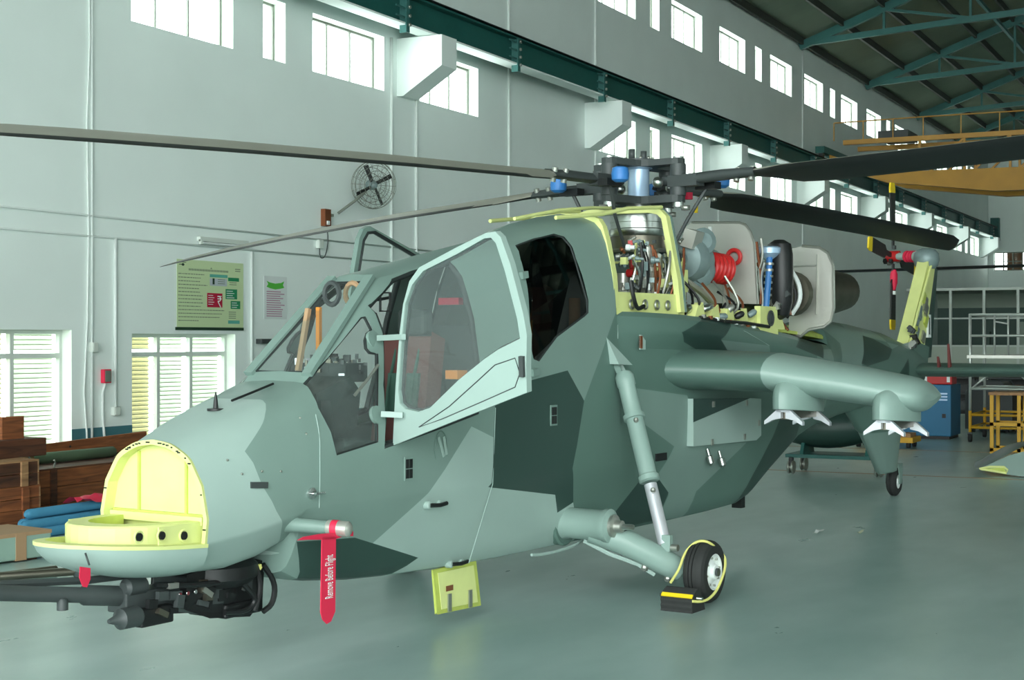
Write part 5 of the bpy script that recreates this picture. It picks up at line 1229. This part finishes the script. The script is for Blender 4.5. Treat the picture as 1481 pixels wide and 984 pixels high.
# ---- overhead crane
CR = empty('overhead_crane',(47,12.45,7.49),0,'yellow overhead travelling crane bridge spanning the hall','crane')
cz = lambda z: z-7.49; cv = lambda v: v-12.45
for du in (-.9,.9):
    MB().prism([(du-.17,cv(12.3),cz(7.35)),(du-.17,cv(12.3),cz(7.62)),(du-.17,cv(10.6),cz(7.0)),(du-.17,cv(-21),cz(6.72)),(du-.17,cv(-21),cz(6.30)),(du-.17,cv(7.4),cz(6.30)),(du-.17,cv(10.4),cz(6.68))],(.34,0,0)).obj('bottom_girder','crane',CR)
    MB().bar((du,cv(11.9),cz(7.98)),(du,cv(-21),cz(7.98)),.16,.14).obj('top_chord','crane_lt',CR)
    k = 0; v = 9.6
    while v > -12:
        MB().bar((du,cv(v),cz(6.7)),(du,cv(v),cz(7.95)),.07,.07).obj('lattice_post','crane_lt',CR)
        MB().bar((du,cv(v),cz(6.7)),(du,cv(v-1.3),cz(7.93)),.06,.06).obj('lattice_diagonal','crane_lt',CR)
        v -= 1.3
MB().box((-1.6,-.14,.14),(1.6,.14,.34)).obj('end_carriage','teal_dark',CR)
for x in (-1.4,1.4): MB().cyl((x,-.06,.14),(x,.06,.14),.14,n=16).obj('crane_wheel','dark_grey',CR)
MB().box((-.7,cv(10.9),cz(8.05)),(.7,cv(10.0),cz(8.3))).obj('hoist_motor','dark_grey',CR)
hr = [(-.9,cv(v),cz(8.05)) for v in (12.2,11.3,10.4,9.5,8.4,7.3,6.2)]
for p in hr: MB().bar(p,(p[0],p[1],cz(8.6)),.03,.03).obj('handrail_post','crane_lt',CR)
MB().tube([(-.9,cv(12.2),cz(8.6)),(-.9,cv(9.5),cz(8.62)),(-.9,cv(4),cz(8.6))],.02,6).obj('handrail','crane_lt',CR)
# ---- scaffold tower
def tubeobj(a,b,r,m,nm,par): return MB().tube([a,b],r,8).obj(nm,m,par)
SC_ = empty('scaffold_tower',(29.85,5.27,0),0,'silver tube scaffold tower with yellow lower frame on castors','scaffold')
for x in (0,1.6):
    for y in (0,-2.0):
        tubeobj((x,y,.6),(x,y,2.45),.028,'tube_alu','upright',SC_); tubeobj((x,y,.16),(x,y,.6),.03,'stand_yellow','base_leg',SC_)
        W_ = MB().lathe((x,y-.03,.09),(0,1,0),[(.03,0),(.085,.0),(.09,.02),(.085,.06),(.03,.06)],16).obj('castor','rubber',SC_)
        MB().box((x-.05,y-.04,.14),(x+.05,y+.04,.19)).obj('castor_plate','dark_grey',W_)
for z in (.28,.52):
    for x in (0,1.6): tubeobj((x,0,z),(x,-2,z),.025,'stand_yellow','base_rail',SC_)
    for y in (0,-2): tubeobj((0,y,z),(1.6,y,z),.025,'stand_yellow','base_rail',SC_)
for z in (1.02,1.36,2.03,2.43):
    for x in (0,1.6): tubeobj((x,0,z),(x,-2,z),.024,'tube_alu','ledger',SC_)
    for y in (0,-2): tubeobj((0,y,z),(1.6,y,z),.024,'tube_alu','ledger',SC_)
MB().box((-.05,-2.05,1.60),(1.65,.05,1.66)).obj('platform','sheet',SC_)
for y in (-.45,-.7,-1.4): tubeobj((0,y,1.66),(0,y,2.43),.018,'tube_alu','ladder_stile',SC_)
tubeobj((0,-.45,2.3),(0,-.7,2.25),.015,'tube_alu','ladder_rung',SC_)
for a,b in (((0,0,1.0),(0,-.35,1.3)),((0,-1.2,1.02),(0,-.9,1.3)),((0,-1.6,1.3),(0,-1.95,.9))): tubeobj(a,b,.016,'tube_alu','brace',SC_)
# ---- yellow workstand
WS_ = empty('workstand',(27.1,4.42,0),0,'yellow steel workstand with a wooden top board','stand')
MB().box((-.05,-1.3,1.0),(.75,.05,1.05)).obj('top_board','wood_pale',WS_)
for x in (0,.65):
    for y in (0,-.45,-1.2): MB().box((x-.03,y-.03,0),(x+.03,y+.03,1.0)).obj('leg','stand_yellow',WS_)
for z in (.06,.5): MB().box((-.03,-1.23,z-.03),(.03,.03,z+.03)).obj('rail','stand_yellow',WS_); MB().box((.62,-1.23,z-.03),(.68,.03,z+.03)).obj('rail','stand_yellow',WS_)
# ---- blue machine with a red case on top
BM = empty('blue_cabinet',(30.4,6.15,0),0,'blue steel power cabinet standing beyond the wing tip','cabinet')
MB().box((0,-.42,.06),(1.0,1.0,1.07)).obj('cabinet_body','machine_blue',BM,bev=.015); MB().box((.03,-.38,0),(.97,.95,.06)).obj('plinth','black',BM)
MB().box((-.012,-.32,.42),(0,-.25,.50)).obj('handle_plate','black',BM)
for i in range(3): MB().box((-.012,-.35,.88-.06*i),(0,-.18,.91-.06*i)).obj('vent_label','pale_blue',BM)
MB().box((30.45,5.72,1.075),(30.95,6.35,1.29)).obj('red_case','red_bright',None,'red equipment case on top of the blue power cabinet','case',bev=.02)
rc_ = bpy.data.objects['red_case']
for y in (5.76,6.2): MB().box((30.44,y,1.12),(30.452,y+.06,1.25)).obj('case_clasp','white',rc_)
# ---- low yellow trolley under the tail
LT = empty('hydraulic_trolley',(27.5,6.95,0),0,'low yellow hydraulic trolley loaded with hoses behind the tail','trolley')
MB().box((0,-1.1,.10),(.7,.0,.20)).obj('trolley_bed','stand_yellow',LT,bev=.01); MB().box((.1,-.45,.2),(.6,-.05,.36)).obj('pump_unit','crane',LT,bev=.02); MB().box((.05,-1.05,.2),(.5,-.6,.27)).obj('tool_tray','wood_pale',LT)
MB().tube([(.1,-.5,.24),(.2,-.7,.3),(.4,-.6,.28),(.3,-.4,.38)],.03,8,smooth_path=2).obj('hose','black',LT)
for x in (.1,.6):
    for y in (-.1,-1.0): MB().lathe((x,y-.03,.07),(0,1,0),[(.02,0),(.07,0),(.07,.06),(.02,.06)],14).obj('trolley_wheel','rubber',LT)
MB().tube([(.02,-.02,.2),(-.02,.02,.5),(-.02,-.02,.52)],.018,6).obj('trolley_handle','stand_yellow',LT)
# ---- shelves of yellow gear far behind
for k,(u,v,lb) in enumerate(((34.5,4.6,'orange and yellow storage rack behind the scaffold tower'),(36.0,3.0,'yellow storage rack with dark boxes beside the orange rack'),(39.5,8.3,'dark storage rack standing closest to the long wall'),(39.5,6.6,'dark storage rack beside the rack closest to the wall'),(39.5,4.9,'dark storage rack with an orange box behind the orange rack'))):
    S = empty('storage_rack',(u,v,0),0,lb,'rack')
    for y in (0,-1.4):
        for x in (0,.6): MB().box((x-.03,y-.03,0),(x+.03,y+.03,1.25)).obj('post','crane' if k < 2 else 'dark_grey',S)
    for z in (.2,.6,1.0): MB().box((-.03,-1.43,z-.03),(.63,.03,z)).obj('shelf','stand_yellow' if k == 1 else 'crane' if k == 0 else 'dark_grey',S)
    for i in range(6): MB().box((.05,-1.3+.45*(i%3),.2+.4*(i//3)),(.5,-1.0+.45*(i%3),.42+.4*(i//3))).obj('stored_box',(('machine_blue','wood_dark','orange','black') if k < 2 else ('wood_dark','black','dark_grey','brown'))[(i+k)%4],S)
    if k > 1: MB().box((.62,-1.43,.05),(.66,.03,1.25)).obj('back_sheet','black',S)
DB = empty('dark_trolley',(33.0,5.9,0),0,'dark grey covered trolley standing beside the blue cabinet','trolley')
MB().prism([(0,0,.1),(0,-.9,.1),(0,-.9,.8),(0,-.7,1.05),(0,-.2,1.05),(0,0,.85)],(1.2,0,0)).obj('cover','dark_grey',DB,bev=.03)
for x in (.15,1.0):
    for y in (-.12,-.8): MB().lathe((x,y-.03,.06),(0,1,0),[(.02,0),(.06,0),(.06,.06),(.02,.06)],12).obj('trolley_wheel','rubber',DB)
# ---- camouflaged cowling on the floor at right
CW = empty('cowling_piece',(22.5,3.8,0),0,'camouflaged cowling with yellow-green lip lying on the floor','cowling')
def cwl(px,py): v = on_u(px,py,22.5); return Vector((0,v.y-3.8,v.z))
rows = []
for k,(du,sc,dz) in enumerate(((0,1,0),(.12,1.0,.01),(.6,.95,.0),(1.2,.8,0))):
    rows.append([(du+.0, .03-.03*k*.2-1.2*t*sc+.1*k, max(.0,.10+.42*math.sin(min(1,t*1.15)*math.pi*.55)**1.2*sc)) for t in [i/10 for i in range(11)]])
MB().grid(rows).obj('upper_skin','paint_dark',CW)
side = [(0,.04,.10),(0,-.35,.30),(0,-.8,.44),(0,-1.3,.5),(0,-1.3,.0),(0,-.5,.015),(0,-.1,.06)]
MB().prism([(x,y,z) for x,y,z in side],(.03,0,0)).obj('side_skin','paint_grey',CW)
MB().prism([(-.006,-.62,.30),(-.006,-1.3,.33),(-.006,-1.3,.04),(-.006,-.8,.03)],(.004,0,0)).obj('camouflage_patch','paint_mid',CW)
MB().tube([(-.01,.04,.10),(-.01,-.10,.135),(-.01,-.30,.14),(-.01,-.345,.10),(-.01,-.33,.05),(-.01,-.15,.075),(-.01,.02,.095)],.016,8).obj('yellow_lip','zinc',CW)
MB().prism([(-.004,.02,.10),(-.004,-.30,.13),(-.004,-.33,.06)],(.003,0,0)).obj('inner_face','zinc_dark',CW)
MB().box((.05,-1.28,.0),(.9,-.5,.03)).obj('rest_pad','dark_grey',CW)
# ---- camouflaged fairing on a castor dolly, seen under the tail boom
DL = empty('fairing_dolly',(21.5,6.32,0),0,'dark green camouflaged fairing resting on a castor dolly behind the fuselage','dolly')
rows = []
for i in range(9):
    t = i/8; y = .12-1.5*t; r = .26*math.sin(math.pi*(.18+.74*t))+.04
    rows.append([(.4+r*1.25*math.cos(a*math.pi/8), y, .62+.12*t+r*math.sin(a*math.pi/8)) for a in range(16)])
fb_ = MB().grid(rows,0,True,closed=True); fb_.add(rows[0],[list(range(16))]); fb_.add(rows[-1],[list(range(16))]); fb_.obj('fairing_shell','paint_dark',DL)
MB().box((.05,-1.3,.24),(.8,.1,.29)).obj('dolly_frame','teal_dark',DL)
for y in (-.15,-1.1): MB().prism([(.1,y,.29),(.7,y,.29),(.62,y,.45),(.18,y,.45)],(0,.05,0)).obj('cradle','teal_dark',DL)
for x in (.08,.74):
    for y in (.02,-1.25):
        c = MB().lathe((x,y-.045,.1),(0,1,0),[(.03,0),(.09,0),(.1,.015),(.09,.03),(.05,.035),(.05,.055),(.09,.06),(.1,.075),(.09,.09),(.03,.09)],18).obj('castor','alu',DL); MB().box((x-.03,y-.03,.1),(x+.03,y+.03,.25)).obj('castor_fork','black',c)
# ---- second helicopter parked to the right; one rotor blade reaches into view
H2R = PHI; 
hub2 = EYEV+ray(1760,360)*25.0
H2 = empty('parked_helicopter',(hub2.x,hub2.y,0),-.12,'second camouflaged helicopter whose long rotor blade reaches behind the tail','helicopter')
b2 = hull_bm(FRONT); me = bpy.data.meshes.new('fuselage'); b2.to_mesh(me); b2.free(); me.materials.append(MATS['paint_mid']); inst('fuselage',me,parent=H2)
b2 = hull_bm(REAR); me = bpy.data.meshes.new('tail_section'); b2.to_mesh(me); b2.free(); me.materials.append(MATS['paint_dark']); inst('tail_section',me,parent=H2)
NB = MB().grid([half_ring(.405,.765,1.0,.0),half_ring(.40,.70,.85,.05),half_ring(.30,.50,.70,.03),half_ring(.02,.02,.645)]); NB.grid([half_ring(.405,.765,1.0,.0),half_ring(.36,.5,1.2),half_ring(.25,.25,1.33),half_ring(.02,.02,1.39)]); NB.obj('nose_cone','paint_light',H2)
MB().prism([(-1.3,-.4,2.2),(2.9,-.4,2.0),(2.4,-.35,2.7),(.4,-.3,3.0),(-1.3,-.36,2.93)],(0,.8,0)).obj('engine_cowling','paint_mid',H2)
MB().lathe((0,0,2.9),(0,0,1),[(.12,0),(.12,.25),(.4,.27),(.4,.5),(.1,.55)],16).obj('rotor_head','dark_grey',H2)
for x,y in ((-1.55,1.3),(-1.55,-1.3),(6.78,0)):
    MB().lathe((x,y-.08,.22),(0,1,0),[(.1,0),(.19,0),(.22,.03),(.22,.13),(.19,.16),(.1,.16)],20).obj('wheel','rubber',H2); MB().tube([(x,y*.9,.25),(x-.15,y*.45,.55)] if y else [(x,y,.3),(x,y,1.2)],.07,10).obj('gear_leg','paint_grey',H2)
m2 = Matrix.Translation((hub2.x,hub2.y,0)) @ Matrix.Rotation(-.12,4,'Z')
tip2 = m2.inverted() @ (EYEV+ray(1220,394)*26.6)
d2 = Vector((tip2.x,tip2.y,0)).normalized(); zt2 = tip2.z
for k in range(4):
    q = Matrix.Rotation(k*math.pi/2,3,'Z')@d2; v2 = Vector((q.y,-q.x,0)); z0_, z1_ = 3.25, zt2
    rws = []
    for r,c,th in ((.4,.06,.04),(1.2,.06,.04),(1.5,.2,.03),(6.2,.2,.022),(6.6,.08,.01)):
        o_ = q*r+Vector((0,0,z0_+(z1_-z0_)*(r/6.6)**1.6)); rws.append([o_+v2*(c*math.cos(a*math.pi/6))+Vector((0,0,th*math.sin(a*math.pi/6))) for a in range(12)])
    MB().grid(rws,0,True,closed=True).obj('rotor_blade','blade',H2)

# ---- tow bar lying on the floor under the nose
ta, tb_ = on_z(-60,838,.05), on_z(118,826,.05)
TB = empty('tow_bar',(ta.x,ta.y,0),0,'dull grey steel tow bar lying on the floor below the nose','tow bar')
v_ = tb_-ta
MB().tube([(0,0,.05),(v_.x,v_.y,.05)],.035,10).obj('bar','burnt',TB); MB().tube([(v_.x*.3,v_.y*.3+.02,.05),(v_.x*.98,v_.y*.98+.25,.05)],.03,10).obj('brace_bar','burnt',TB)
MB().lathe((v_.x,v_.y,.0),(0,0,1),[(.06,0),(.07,.02),(.07,.1),(.05,.12)],14).obj('bar_eye','dark_grey',TB)
bpy.context.view_layer.update()
